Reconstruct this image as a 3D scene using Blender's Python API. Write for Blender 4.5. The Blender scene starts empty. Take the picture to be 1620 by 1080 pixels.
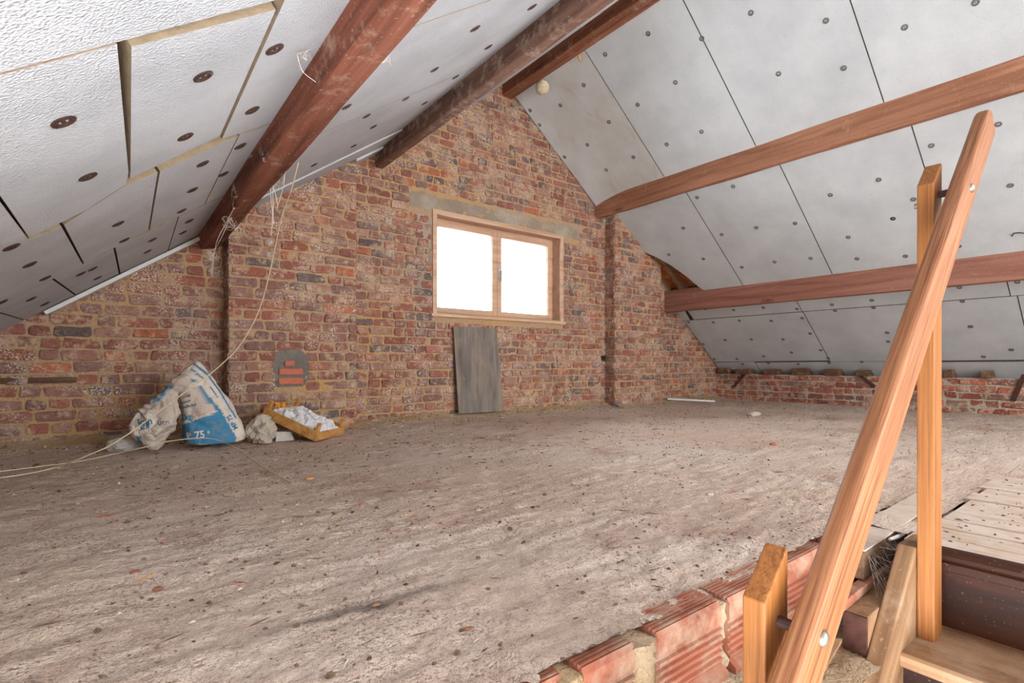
import bpy, bmesh, math, random
from mathutils import Vector, Matrix, Euler, noise
R = random.Random(7)
sc = bpy.context.scene
COL = sc.collection

# ------------------------------------------------------------------ camera, sky, light, exposure
# units: metres. origin = attic floor level below the camera; +Y towards the gable wall, +X to the right eave
YAW = math.atan2(626.5, 815.0)
EYE = 0.48
cd = bpy.data.cameras.new('camera')
cam = bpy.data.objects.new('camera', cd); COL.objects.link(cam)
cd.sensor_width = 36.0; cd.lens = 815.0/1620*36.0
cd.shift_x = 0.0; cd.shift_y = 34.0/1620
cd.clip_start = 0.02
cam.location = (0, 0, EYE); cam.rotation_euler = (math.radians(90), 0, -YAW)
sc.camera = cam

w = bpy.data.worlds.new('overcast_sky'); sc.world = w; w.use_nodes = True
bg = w.node_tree.nodes['Background']
bg.inputs['Color'].default_value = (0.93, 0.965, 1.0, 1)
bg.inputs['Strength'].default_value = 9.0
sc.view_settings.view_transform = 'Standard'; sc.view_settings.look = 'None'
sc.view_settings.gamma = 1.0; sc.view_settings.use_curve_mapping = False
sc.view_settings.exposure = 0.80
sc.cycles.max_bounces = 5; sc.cycles.diffuse_bounces = 4; sc.cycles.use_adaptive_sampling = True; sc.cycles.adaptive_threshold = 0.03; sc.cycles.glossy_bounces = 2; sc.cycles.transparent_max_bounces = 8
sc.cycles.use_denoising = True
sc.cycles.caustics_reflective = False; sc.cycles.caustics_refractive = False

def portal(name, loc, rot, sx, sy):
    l = bpy.data.lights.new(name, 'AREA'); l.shape = 'RECTANGLE'; l.size = sx; l.size_y = sy
    l.cycles.is_portal = True
    o = bpy.data.objects.new(name, l); COL.objects.link(o); o.location = loc; o.rotation_euler = rot
    return o
# gable window in view; unseen rear window and two rooflights added for fill light
PI = math.pi
portal('window_portal', (2.935, 4.25, 1.35), (-PI/2, 0, 0), 1.5, 0.95)
portal('fill_rear_portal', (2.85, -4.55, 1.21), (PI/2, 0, 0), 4.3, 1.98)
portal('fill_rooflight_portal_right', (3.67+.13, -2.8, 2.66+.17), (0, math.atan(.756), 0), 1.55, .9)
portal('fill_rooflight_portal_left', (2.16-.12, -2.225, 2.54+.17), (0, -math.atan(.712), 0), 1.22, 1.95)

# ------------------------------------------------------------------ helpers
def lin(r, g=None, b=None):
    if g is None: r, g, b = r
    f = lambda c: c/12.92 if c <= 0.04045 else ((c+0.055)/1.055)**2.4
    return (f(r), f(g), f(b), 1.0)
def rgb(*v): return lin(v[0]/255, v[1]/255, v[2]/255)

def link(o, parent=None):
    COL.objects.link(o)
    if parent is not None: o.parent = parent
    return o
def new_mesh(name, verts, faces, mat=None, parent=None, smooth=False):
    me = bpy.data.meshes.new(name)
    me.from_pydata([tuple(v) for v in verts], [], faces); me.validate(); me.update()
    if mat: me.materials.append(mat)
    if smooth:
        for p in me.polygons: p.use_smooth = True
    o = bpy.data.objects.new(name, me); link(o, parent)
    if parent is not None and parent.get('at') is not None:
        o.location = -Vector(parent['at'])
    return o
def thing(name, label, cat, loc=(0, 0, 0), group=None):
    o = bpy.data.objects.new(name, None); o.empty_display_size = 0.05; COL.objects.link(o)
    o.location = loc; o['at'] = list(loc)
    tag(o, label, cat, group); return o
def tag(o, label=None, cat=None, group=None, kind=None):
    if label: o['label'] = label
    if cat: o['category'] = cat
    if group: o['group'] = group
    if kind: o['kind'] = kind
    return o

class MB:
    """collects shapes for ONE mesh"""
    def __init__(s): s.v = []; s.f = []
    def add(s, verts, faces):
        n = len(s.v); s.v += [Vector(v) for v in verts]; s.f += [tuple(i+n for i in f) for f in faces]
    def box(s, x0, x1, y0, y1, z0, z1, M=None):
        vs = [Vector((x, y, z)) for z in (z0, z1) for y in (y0, y1) for x in (x0, x1)]
        if M: vs = [M @ v for v in vs]
        s.add(vs, [(0, 2, 3, 1), (4, 5, 7, 6), (0, 1, 5, 4), (2, 6, 7, 3), (0, 4, 6, 2), (1, 3, 7, 5)])
    def prism(s, pts, d):
        """pts: 3D polygon; d: extrusion vector"""
        n = len(pts); a = [Vector(p) for p in pts]; b = [p+Vector(d) for p in a]
        s.add(a+b, [tuple(range(n)), tuple(range(2*n-1, n-1, -1))] + [(i, i+n, (i+1) % n+n, (i+1) % n) for i in range(n)])
    def loft(s, rings, cap=True, closed=True):
        n = len(rings[0]); vs = [v for r in rings for v in r]; fs = []
        for k in range(len(rings)-1):
            for i in range(n if closed else n-1):
                j = (i+1) % n
                fs.append((k*n+i, k*n+j, (k+1)*n+j, (k+1)*n+i))
        if cap and closed:
            fs.append(tuple(reversed(range(n)))); fs.append(tuple((len(rings)-1)*n+i for i in range(n)))
        s.add(vs, fs)
    def tube(s, pts, r, n=6):
        pts = [Vector(p) for p in pts]; rings = []
        rr = r if isinstance(r, (list, tuple)) else [r]*len(pts)
        for i, p in enumerate(pts):
            t = (pts[min(i+1, len(pts)-1)]-pts[max(i-1, 0)]).normalized()
            a = t.orthogonal().normalized() if i == 0 else (a - t*a.dot(t)).normalized()
            b = t.cross(a)
            rings.append([p+(a*math.cos(k*2*PI/n)+b*math.sin(k*2*PI/n))*rr[i] for k in range(n)])
        s.loft(rings)
    def build(s, name, mat, parent=None, smooth=False, bevel=0, seg=2):
        o = new_mesh(name, s.v, s.f, mat, parent, smooth)
        bm = bmesh.new(); bm.from_mesh(o.data)
        if bevel:
            bmesh.ops.bevel(bm, geom=[e for e in bm.edges if e.calc_face_angle(0) > 0.5], offset=bevel, segments=seg, affect='EDGES', profile=0.6)
        bmesh.ops.recalc_face_normals(bm, faces=bm.faces)
        bm.to_mesh(o.data); bm.free()
        return o
def nz(x, y=0, z=0): return noise.noise(Vector((x, y, z)))
def fbm(x, y, z=0, o=4): return noise.fractal(Vector((x, y, z)), 0.7, 2.1, o)
def catmull(P, n=8):
    P = [Vector(p) for p in P]; out = []
    for i in range(len(P)-1):
        a, b, c, d = P[max(i-1, 0)], P[i], P[i+1], P[min(i+2, len(P)-1)]
        for k in range(n):
            t = k/n
            out.append(0.5*((2*b)+(c-a)*t+(2*a-5*b+4*c-d)*t*t+(-a+3*b-3*c+d)*t**3))
    return out+[P[-1]]

# ------------------------------------------------------------------ materials
class NT:
    def __init__(s, name):
        s.m = bpy.data.materials.new(name); s.m.use_nodes = True; s.t = s.m.node_tree
        s.b = s.t.nodes['Principled BSDF']
    def n(s, typ, **kw):
        nd = s.t.nodes.new(typ)
        for k, v in kw.items():
            if k.startswith('i_'):
                nd.inputs[k[2:].replace('_', ' ')].default_value = v
            else: setattr(nd, k, v)
        return nd
    def l(s, a, b): s.t.links.new(a, b)
    def coord(s, scale=(1, 1, 1), which='Object', rot=(0, 0, 0)):
        tc = s.n('ShaderNodeTexCoord'); mp = s.n('ShaderNodeMapping')
        mp.inputs['Scale'].default_value = scale; mp.inputs['Rotation'].default_value = rot
        s.l(tc.outputs[which], mp.inputs['Vector']); return mp.outputs[0]
    def noise(s, vec, scale, detail=4, rough=0.55, dist=0):
        nd = s.n('ShaderNodeTexNoise'); nd.inputs['Scale'].default_value = scale; nd.inputs['Detail'].default_value = detail
        nd.inputs['Roughness'].default_value = rough; nd.inputs['Distortion'].default_value = dist
        if vec is not None: s.l(vec, nd.inputs['Vector'])
        return nd.outputs['Fac']
    def ramp(s, fac, stops, interp='LINEAR'):
        nd = s.n('ShaderNodeValToRGB'); cr = nd.color_ramp; cr.interpolation = interp
        while len(cr.elements) < len(stops): cr.elements.new(0.5)
        for e, (p, c) in zip(cr.elements, stops):
            e.position = p; e.color = c if isinstance(c, tuple) else (c, c, c, 1)
        s.l(fac, nd.inputs['Fac']); return nd.outputs['Color']
    def mix(s, fac, a, b, mode='MIX'):
        nd = s.n('ShaderNodeMix', data_type='RGBA', blend_type=mode)
        for sock, v in ((nd.inputs[0], fac), (nd.inputs[6], a), (nd.inputs[7], b)):
            if hasattr(v, 'is_linked'): s.l(v, sock)
            else: sock.default_value = v
        return nd.outputs[2]
    def bump(s, h, dist, strength=1.0, prev=None):
        nd = s.n('ShaderNodeBump'); nd.inputs['Distance'].default_value = dist; nd.inputs['Strength'].default_value = strength
        s.l(h, nd.inputs['Height'])
        if prev is not None: s.l(prev, nd.inputs['Normal'])
        s.l(nd.outputs[0], s.b.inputs['Normal']); return nd.outputs[0]
    def out(s, col, rough=0.8, spec=0.3):
        if hasattr(col, 'is_linked'): s.l(col, s.b.inputs['Base Color'])
        else: s.b.inputs['Base Color'].default_value = col
        if hasattr(rough, 'is_linked'): s.l(rough, s.b.inputs['Roughness'])
        else: s.b.inputs['Roughness'].default_value = rough
        s.b.inputs['Specular IOR Level'].default_value = spec
        return s.m

def m_plain(name, col, rough=0.7, spec=0.3, bump=0.0, bscale=60, var=0.12, metal=0.0):
    t = NT(name); v = t.coord()
    f = t.noise(v, bscale*0.4, 5)
    c2 = tuple(max(0, c*(1-var*2)) for c in col[:3])+(1,)
    c = t.ramp(f, [(0.3, c2), (0.7, col)])
    if bump: t.bump(t.noise(v, bscale, 5), bump)
    t.b.inputs['Metallic'].default_value = metal
    return t.out(c, rough, spec)

def m_wood(name, dark, mid, light, axis='Y', grain=26, rough=0.6, spec=0.35, dust=None, dustamt=0.0, bump=0.0015, stretch=0.05, rot=(0, 0, 0), knots=True):
    t = NT(name)
    sca = {'X': (stretch, 1, 1), 'Y': (1, stretch, 1), 'Z': (1, 1, stretch)}[axis]
    v = t.coord(sca, rot=rot)
    if rot != (0, 0, 0):
        # rotate first, then stretch
        tc = t.n('ShaderNodeTexCoord'); m1 = t.n('ShaderNodeMapping'); m2 = t.n('ShaderNodeMapping')
        m1.inputs['Rotation'].default_value = rot; m2.inputs['Scale'].default_value = sca
        t.l(tc.outputs['Object'], m1.inputs['Vector']); t.l(m1.outputs[0], m2.inputs['Vector']); v = m2.outputs[0]
    g = t.noise(v, grain, 6, 0.62, 0.6)
    big = t.noise(v, grain*0.16, 3, 0.5, 1.2)
    c = t.ramp(g, [(0.32, dark), (0.5, mid), (0.68, light)])
    c = t.mix(t.ramp(big, [(0.35, 0.0), (0.7, 0.65)]), c, mid)
    v1 = t.coord((1, 1, 1))
    if knots:
        sk = {'X': (0.28, 1, 1), 'Y': (1, 0.28, 1), 'Z': (1, 1, 0.28)}[axis]
        vo = t.n('ShaderNodeTexVoronoi'); vo.inputs['Scale'].default_value = 6.5
        t.l(t.coord(sk), vo.inputs['Vector'])
        c = t.mix(t.ramp(vo.outputs['Distance'], [(0.07, 0.75), (0.17, 0.0)]), c, dark)
    if dustamt > 0:
        d = t.noise(v1, 9, 8, 0.72)
        c = t.mix(t.ramp(d, [(0.62-0.25*dustamt, 0.0), (0.80-0.2*dustamt, min(1.0, 0.5+dustamt*0.5))]), c, dust)
        sp = t.noise(v1, 120, 2, 0.5)
        c = t.mix(t.ramp(sp, [(0.66, 0.0), (0.72, 0.6)]), c, dust)
    t.bump(g, bump)
    return t.out(c, rough, spec)

# wood kinds
M = {}
M['beam_red'] = m_wood('beam_red', rgb(78, 44, 34), rgb(128, 76, 58), rgb(158, 100, 78), 'Y', 22, 0.75, 0.2, rgb(196, 168, 150), 0.30, 0.003)
M['beam_ridge'] = m_wood('beam_ridge', rgb(84, 52, 40), rgb(132, 84, 62), rgb(160, 108, 80), 'Y', 22, 0.75, 0.2, rgb(196, 168, 150), 0.25, 0.002)
M['beam_pink'] = m_wood('beam_pink', rgb(104, 66, 54), rgb(150, 102, 86), rgb(172, 124, 106), 'Y', 18, 0.7, 0.2, rgb(200, 172, 156), 0.12, 0.002)
M['beam_orange'] = m_wood('beam_orange', rgb(108, 70, 52), rgb(160, 110, 84), rgb(192, 144, 114), 'Y', 18, 0.6, 0.3, rgb(206, 172, 146), 0.16, 0.002)
M['beam_dark'] = m_wood('beam_dark', rgb(74, 52, 44), rgb(120, 88, 74), rgb(158, 122, 104), 'Y', 24, 0.8, 0.2, rgb(206, 182, 164), 0.45, 0.003)
M['pine'] = m_wood('pine', rgb(104, 58, 26), rgb(150, 94, 46), rgb(172, 116, 64), 'Z', 190, 0.5, 0.35, stretch=0.02, bump=0.0005, knots=False)
M['pine_rail'] = m_wood('pine_rail', rgb(98, 56, 34), rgb(148, 96, 62), rgb(176, 126, 88), 'X', 230, 0.48, 0.35, rot=(0, math.atan(0.97), 0), stretch=0.02, bump=0.0006, knots=False)
M['varnish'] = m_wood('varnish', rgb(22, 9, 4), rgb(46, 20, 8), rgb(76, 37, 15), 'Y', 14, 0.5, 0.25, rgb(120, 90, 64), 0.04, 0.0006, 0.12)
M['tread'] = m_wood('tread', rgb(98, 68, 44), rgb(140, 104, 74), rgb(166, 132, 98), 'Y', 22, 0.7, 0.3, rgb(164, 138, 112), 0.75, 0.001)
M['string_wood'] = m_wood('string_wood', rgb(104, 74, 50), rgb(138, 104, 74), rgb(160, 128, 96), 'X', 24, 0.7, 0.3, rgb(168, 142, 116), 0.5, 0.001, rot=(0, math.atan(0.88), 0), knots=False)
M['plank'] = m_wood('plank', rgb(150, 124, 104), rgb(188, 166, 146), rgb(208, 190, 172), 'Y', 18, 0.85, 0.2, rgb(206, 190, 176), 0.85, 0.002)
M['joist'] = m_wood('joist', rgb(66, 46, 34), rgb(106, 78, 58), rgb(140, 106, 80), 'X', 20, 0.8, 0.2, rgb(170, 146, 122), 0.3, 0.002)
M['crate'] = m_wood('crate', rgb(160, 106, 52), rgb(202, 148, 84), rgb(222, 176, 112), 'X', 30, 0.6, 0.3, stretch=0.1, bump=0.0008, knots=False)
M['window_wood'] = m_wood('window_wood', rgb(176, 136, 108), rgb(206, 168, 140), rgb(222, 188, 160), 'X', 18, 0.5, 0.35, stretch=0.08, bump=0.0005, knots=False)
M['rafter'] = m_wood('rafter', rgb(92, 62, 42), rgb(142, 104, 76), rgb(170, 130, 98), 'X', 20, 0.8, 0.2, bump=0.002)
M['ply'] = None

def m_brick(name='brick_clay'):
    t = NT(name)
    at = t.n('ShaderNodeAttribute', attribute_name='bcol')
    v = t.coord((1, 1, 1))
    n1 = t.noise(v, 26, 6, 0.65)
    c = t.mix(t.ramp(n1, [(0.3, 0.0), (0.75, 0.55)]), at.outputs['Color'], rgb(142, 102, 88))
    n2 = t.noise(v, 60, 5, 0.7)
    dk = t.mix(1.0, c, (0.5, 0.47, 0.47, 1), 'MULTIPLY')
    c = t.mix(t.ramp(n2, [(0.52, 0.0), (0.66, 0.85)]), c, dk)
    # lime specks and mortar smears that lie on the faces
    n3 = t.noise(v, 105, 3, 0.65); patch = t.noise(v, 5.0, 3, 0.6)
    sp = t.n('ShaderNodeMath', operation='MULTIPLY')
    t.l(t.ramp(n3, [(0.50, 0.0), (0.58, 1.0)]), sp.inputs[0]); t.l(t.ramp(patch, [(0.50, 0.0), (0.62, 1.0)]), sp.inputs[1])
    c = t.mix(sp.outputs[0], c, rgb(224, 206, 188))
    n4 = t.noise(v, 14, 6, 0.72)
    c = t.mix(t.ramp(n4, [(0.51, 0.0), (0.62, 0.8)]), c, rgb(204, 176, 146))
    t.bump(t.noise(v, 38, 4, 0.7), 0.014)
    return t.out(c, 0.88, 0.2)
M['brick'] = m_brick()
def m_mortar(name, a, b, c3):
    t = NT(name); v = t.coord()
    n1 = t.noise(v, 2.2, 5, 0.6); n2 = t.noise(v, 55, 6, 0.7)
    c = t.ramp(n1, [(0.32, a), (0.5, b), (0.68, c3)])
    dk = t.mix(1.0, c, (0.42, 0.38, 0.36, 1), 'MULTIPLY')
    c = t.mix(t.ramp(n2, [(0.56, 0.0), (0.72, 0.8)]), c, dk)
    t.bump(t.noise(v, 42, 4, 0.7), 0.020)
    return t.out(c, 0.95, 0.1)
M['mortar'] = m_mortar('mortar', rgb(206, 166, 114), rgb(196, 164, 128), rgb(186, 164, 142))
M['mortar_grey'] = m_mortar('mortar_grey', rgb(176, 166, 150), rgb(190, 176, 156), rgb(198, 184, 164))
M['cement'] = m_mortar('cement', rgb(128, 122, 114), rgb(142, 134, 124), rgb(152, 142, 130))
M['concrete'] = m_mortar('concrete', rgb(156, 140, 124), rgb(172, 156, 138), rgb(196, 184, 168))

def m_floor():
    t = NT('dusty_screed'); tc = t.n('ShaderNodeTexCoord')
    v = t.coord((1, 1, 1)); vs = t.coord((0.16, 1, 1))
    big = t.noise(v, 0.9, 3, 0.55); st = t.noise(vs, 30, 5, 0.7); mid = t.noise(v, 7, 5, 0.7)
    c = t.ramp(big, [(0.3, rgb(216, 190, 168)), (0.5, rgb(228, 206, 188)), (0.72, rgb(236, 220, 206))])
    # brick-red dust lying in drifts
    c = t.mix(t.ramp(t.noise(v, 1.7, 4, 0.7), [(0.53, 0.0), (0.72, 0.6)]), c, rgb(172, 122, 102))
    # sweep marks running towards the eave
    c = t.mix(t.ramp(st, [(0.53, 0.0), (0.76, 0.48)]), c, rgb(156, 126, 106))
    c = t.mix(t.ramp(mid, [(0.56, 0.0), (0.76, 0.5)]), c, rgb(162, 132, 110))
    # crumbly brown soil specks, denser in patches
    sp = t.noise(v, 110, 4, 0.75); pm = t.noise(v, 3.6, 4, 0.7)
    mm = t.n('ShaderNodeMath', operation='MULTIPLY')
    t.l(t.ramp(sp, [(0.52, 0.0), (0.61, 0.8)]), mm.inputs[0]); t.l(t.ramp(pm, [(0.40, 0.18), (0.60, 1.0)]), mm.inputs[1])
    c = t.mix(mm.outputs[0], c, rgb(134, 102, 82))
    c = t.mix(t.ramp(t.noise(v, 210, 2, 0.7), [(0.61, 0.0), (0.70, 0.5)]), c, rgb(124, 96, 80))
    # one dark soot smear near the front of the floor
    m1 = t.n('ShaderNodeMapping'); m1.inputs['Location'].default_value = (-0.40*3.2, -0.985*30, 0); m1.inputs['Scale'].default_value = (3.2, 30, 1)
    t.l(tc.outputs['Object'], m1.inputs['Vector'])
    gr = t.n('ShaderNodeTexGradient', gradient_type='SPHERICAL'); t.l(m1.outputs[0], gr.inputs[0])
    sm = t.n('ShaderNodeMath', operation='MULTIPLY'); t.l(t.ramp(gr.outputs['Fac'], [(0.0, 0.0), (0.7, 0.85)]), sm.inputs[0]); t.l(t.ramp(mid, [(0.3, 0.2), (0.6, 0.9)]), sm.inputs[1])
    c = t.mix(sm.outputs[0], c, rgb(72, 64, 60))
    b = t.bump(t.noise(vs, 30, 3, 0.7), 0.014); t.bump(t.noise(v, 48, 4, 0.8), 0.020, 1.0, b)
    return t.out(c, 0.93, 0.15)
M['floor'] = m_floor()

def m_eps(name, a, b, pebble, blotch=None):
    t = NT(name); v = t.coord()
    vo = t.n('ShaderNodeTexVoronoi', feature='SMOOTH_F1'); vo.inputs['Scale'].default_value = 230; t.l(v, vo.inputs['Vector'])
    c = t.ramp(t.noise(v, 3, 5, 0.6), [(0.3, a), (0.7, b)])
    c = t.mix(t.ramp(t.noise(v, 70, 3, 0.6), [(0.62, 0.0), (0.75, 0.35)]), c, rgb(150, 140, 132))
    if blotch is not None:
        vs = t.coord((0.35, 1, 0.35))
        c = t.mix(t.ramp(t.noise(vs, 6, 6, 0.65, 1.0), [(0.57, 0.0), (0.75, 0.6)]), c, blotch)
    t.bump(vo.outputs['Distance'], pebble, 0.7, t.bump(t.noise(v, 40, 3), pebble*0.6, 0.6))
    return t.out(c, 0.75, 0.25)
M['eps'] = m_eps('foam_board', rgb(192, 197, 200), rgb(210, 215, 217), 0.0022)
M['eps_left'] = m_eps('foam_board_coarse', rgb(184, 187, 192), rgb(206, 208, 213), 0.0050)
M['eps_brown'] = m_eps('foam_board_brown', rgb(194, 194, 190), rgb(210, 212, 212), 0.0022, rgb(178, 152, 122))  # brown noise blotches on the board next to the gable
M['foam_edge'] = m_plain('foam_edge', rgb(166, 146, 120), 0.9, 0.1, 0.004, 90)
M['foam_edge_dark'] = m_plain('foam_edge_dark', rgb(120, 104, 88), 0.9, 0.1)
M['roof_dark'] = m_plain('roof_dark', rgb(58, 44, 38), 0.9, 0.1)
M['fast_dark'] = m_plain('fastener_brown', rgb(74, 52, 42), 0.5, 0.4, var=0.2, bscale=200)
M['fast_grey'] = m_plain('fastener_grey', rgb(112, 108, 106), 0.5, 0.4, var=0.2, bscale=200)
M['screw'] = m_plain('screw_metal', rgb(70, 64, 62), 0.4, 0.5, metal=0.6)
M['iron'] = m_plain('rusty_iron', rgb(92, 58, 48), 0.8, 0.3, 0.002, 120, 0.25)
M['steel'] = m_plain('galvanised_steel', rgb(150, 146, 132), 0.45, 0.5, metal=0.8)
M['bolt'] = m_plain('brown_bolt', rgb(70, 42, 36), 0.6, 0.4)
M['white_lacquer'] = m_plain('white_lacquer', rgb(226, 226, 224), 0.5, 0.4, var=0.04)
M['dirt'] = m_plain('soil_crumb', rgb(150, 122, 100), 0.95, 0.1, 0.004, 160, 0.25)
M['sand'] = m_mortar('sandy_dust', rgb(178, 150, 112), rgb(190, 166, 134), rgb(188, 168, 146))
M['web'] = m_plain('cobweb_silk', rgb(222, 214, 206), 0.9, 0.1, var=0.03)
M['cord'] = m_plain('cream_cord', rgb(222, 204, 172), 0.6, 0.3, var=0.05)
M['paper_ball'] = m_plain('speckled_paper', rgb(226, 210, 178), 0.9, 0.1, 0.006, 130, 0.14)
M['rubble'] = m_plain('chalky_rubble', rgb(204, 192, 174), 0.95, 0.1, 0.006, 60, 0.12)
M['block'] = m_plain('aerated_block', rgb(206, 200, 190), 0.95, 0.1, 0.003, 120, 0.08)
M['rag'] = m_plain('white_paper', rgb(226, 226, 226), 0.8, 0.2, 0.002, 60, 0.05)
M['orange'] = m_plain('orange_plastic', rgb(246, 158, 34), 0.5, 0.4, var=0.06)
M['blue_ink'] = m_plain('blue_ink', rgb(52, 128, 164), 0.7, 0.2, var=0.06)
M['white_ink'] = m_plain('white_ink', rgb(226, 214, 200), 0.7, 0.2, var=0.06)
M['slate_ink'] = m_plain('slate_ink', rgb(70, 104, 122), 0.7, 0.2, var=0.06)

def m_clay():
    t = NT('hollow_clay'); v = t.coord((0.3, 1, 1))
    n1 = t.noise(v, 12, 6, 0.6); n2 = t.noise(t.coord(), 8, 6, 0.7)
    c = t.ramp(n1, [(0.3, rgb(118, 68, 50)), (0.55, rgb(160, 96, 74)), (0.75, rgb(178, 118, 94))])
    c = t.mix(t.ramp(n2, [(0.46, 0.0), (0.62, 0.85)]), c, rgb(176, 148, 126))
    t.bump(n1, 0.002); return t.out(c, 0.75, 0.3)
M['clay'] = m_clay()
M['patch_brick'] = m_plain('clean_brick', rgb(206, 122, 98), 0.85, 0.2, 0.004, 90, 0.1)
def m_ply():
    t = NT('weathered_board'); v = t.coord((1, 1, 0.07)); n1 = t.noise(v, 20, 6, 0.65)
    n2 = t.noise(t.coord((1, 1, 0.45)), 5.5, 6, 0.7)
    c = t.ramp(n1, [(0.3, rgb(98, 89, 82)), (0.55, rgb(130, 121, 113)), (0.75, rgb(150, 140, 130))])
    c = t.mix(t.ramp(n2, [(0.5, 0.0), (0.68, 0.7)]), c, rgb(158, 138, 114))
    c = t.mix(t.ramp(t.noise(t.coord((1, 1, 0.3)), 46, 3), [(0.68, 0), (0.76, 0.4)]), c, rgb(190, 176, 158))
    t.bump(n1, 0.002); return t.out(c, 0.75, 0.25)
M['ply'] = m_ply()
def m_glass():
    t = NT('window_glass'); tr = t.n('ShaderNodeBsdfTransparent'); gl = t.n('ShaderNodeBsdfGlossy')
    gl.inputs['Roughness'].default_value = 0.03
    fr = t.n('ShaderNodeFresnel'); fr.inputs['IOR'].default_value = 1.45
    mx = t.n('ShaderNodeMixShader'); t.l(fr.outputs[0], mx.inputs[0]); t.l(tr.outputs[0], mx.inputs[1]); t.l(gl.outputs[0], mx.inputs[2])
    t.l(mx.outputs[0], t.t.nodes['Material Output'].inputs['Surface']); return t.m
M['glass'] = m_glass()
def m_veil():
    t = NT('cobweb_veil'); tr = t.n('ShaderNodeBsdfTransparent'); df = t.n('ShaderNodeBsdfDiffuse'); df.inputs['Color'].default_value = rgb(226, 218, 208)
    v = t.coord((1, 1, 0.35)); f = t.noise(v, 60, 6, 0.75)
    mx = t.n('ShaderNodeMixShader'); t.l(t.ramp(f, [(0.42, 0.05), (0.75, 0.65)]), mx.inputs[0]); t.l(tr.outputs[0], mx.inputs[1]); t.l(df.outputs[0], mx.inputs[2])
    t.l(mx.outputs[0], t.t.nodes['Material Output'].inputs['Surface']); return t.m
M['veil'] = m_veil()
def m_sack():
    t = NT('printed_sack'); at = t.n('ShaderNodeAttribute', attribute_name='bcol'); v = t.coord()
    c = t.mix(t.ramp(t.noise(v, 22, 6, 0.7), [(0.48, 0.0), (0.75, 0.6)]), at.outputs['Color'], rgb(168, 146, 126))
    t.bump(t.noise(v, 34, 5, 0.6, 1.0), 0.008)
    return t.out(c, 0.6, 0.35)
M['sack'] = m_sack()
def m_tile():
    t = NT('roof_tile_clay'); v = t.coord(); c = t.ramp(t.noise(v, 14, 5), [(0.3, rgb(186, 96, 58)), (0.7, rgb(230, 140, 90))])
    return t.out(c, 0.8, 0.2)
M['tile'] = m_tile()

# ------------------------------------------------------------------ geometry of the roof
YG = 3.95                    # gable wall face
LX = lambda x: 1.003+0.712*x   # underside of the left insulation
RX = lambda x: 5.435-0.756*x   # underside of the right insulation
NL = Vector((-0.712, 0, 1)).normalized(); NR = Vector((0.756, 0, 1)).normalized()   # pointing out of the room
RIDGE_X = 3.018
def roofz(x): return LX(x) if x < RIDGE_X else RX(x)
P1L, P1R, P1Y = 0.582, 1.428, 3.78      # left pier
P2L, P2R, P2Y = 4.352, 5.162, 3.80      # right pier
WX0, WX1, WZ0, WZ1 = 2.165, 3.705, 0.895, 1.812   # window casing outline
KX = 6.62                    # knee wall on the right

# ------------------------------------------------------------------ brick walls
_F = Vector((math.sin(YAW), math.cos(YAW), 0)); _Rt = Vector((math.cos(YAW), -math.sin(YAW), 0))
def project(p):
    v = Vector(p)-Vector((0, 0, EYE)); d = v.dot(_F)
    if d < 0.05: return None
    return 810+815*v.dot(_Rt)/d, 574-815*v.z/d, d

BRICK_COLS = [(rgb(172, 106, 90), 9), (rgb(184, 122, 104), 9), (rgb(160, 102, 90), 7), (rgb(170, 124, 110), 10), (rgb(156, 120, 112), 8),
              (rgb(180, 140, 124), 8), (rgb(138, 116, 112), 4), (rgb(116, 108, 108), 3), (rgb(198, 116, 84), 2), (rgb(194, 152, 130), 7)]
def brick_col(rng, fresh=False):
    if fresh: c = rng.choice([rgb(196, 108, 82), rgb(178, 92, 70), rgb(162, 84, 66), rgb(146, 84, 72), rgb(176, 110, 92), rgb(150, 112, 100)])
    else:
        c = rng.choices([a for a, _ in BRICK_COLS], [b for _, b in BRICK_COLS])[0]
    k = rng.uniform(0.72, 1.05)
    return (c[0]*k, c[1]*k, c[2]*k, 1)
def brick_geo(o, u, n, wid, hei, proud, rng, rough=1.0):
    """o = centre on the wall plane; u = along the course; n = out of the wall"""
    o = Vector(o); z = Vector((0, 0, 1)); a, b = wid/2, hei/2; c = min(0.006*rough+0.003, b*0.4)
    j = lambda s: rng.uniform(-s, s)*rough*1.35
    pts = [(-a+c, -b), (0+j(a*.4), -b), (a-c, -b), (a, -b+c), (a, b-c), (a-c, b), (j(a*.4), b), (-a+c, b), (-a, b-c), (-a, -b+c)]
    pts = [(p+j(.0045), q+j(.0038)) for p, q in pts]
    tu, tv = j(.05), j(.09)
    ring = lambda d, k: [o+u*(p*(1-k/a))+z*(q*(1-k/b))+n*(d+tu*p+tv*q) for p, q in pts]
    v = ring(-0.03, 0)+ring(proud-0.004, 0)+ring(proud, 0.0055)
    f = []
    for r in (0, 1):
        for i in range(10):
            k = (i+1) % 10
            f.append((r*10+i, r*10+k, r*10+10+k, r*10+10+i))
    f.append(tuple(range(20, 30)))
    return v, f
def brick_obj(name, v, f, col, parent, mat):
    o = new_mesh(name, v, f, mat, parent)
    at = o.data.color_attributes.new('bcol', 'FLOAT_COLOR', 'POINT')
    at.data.foreach_set('color', list(col)*len(o.data.vertices))
    return o
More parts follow.
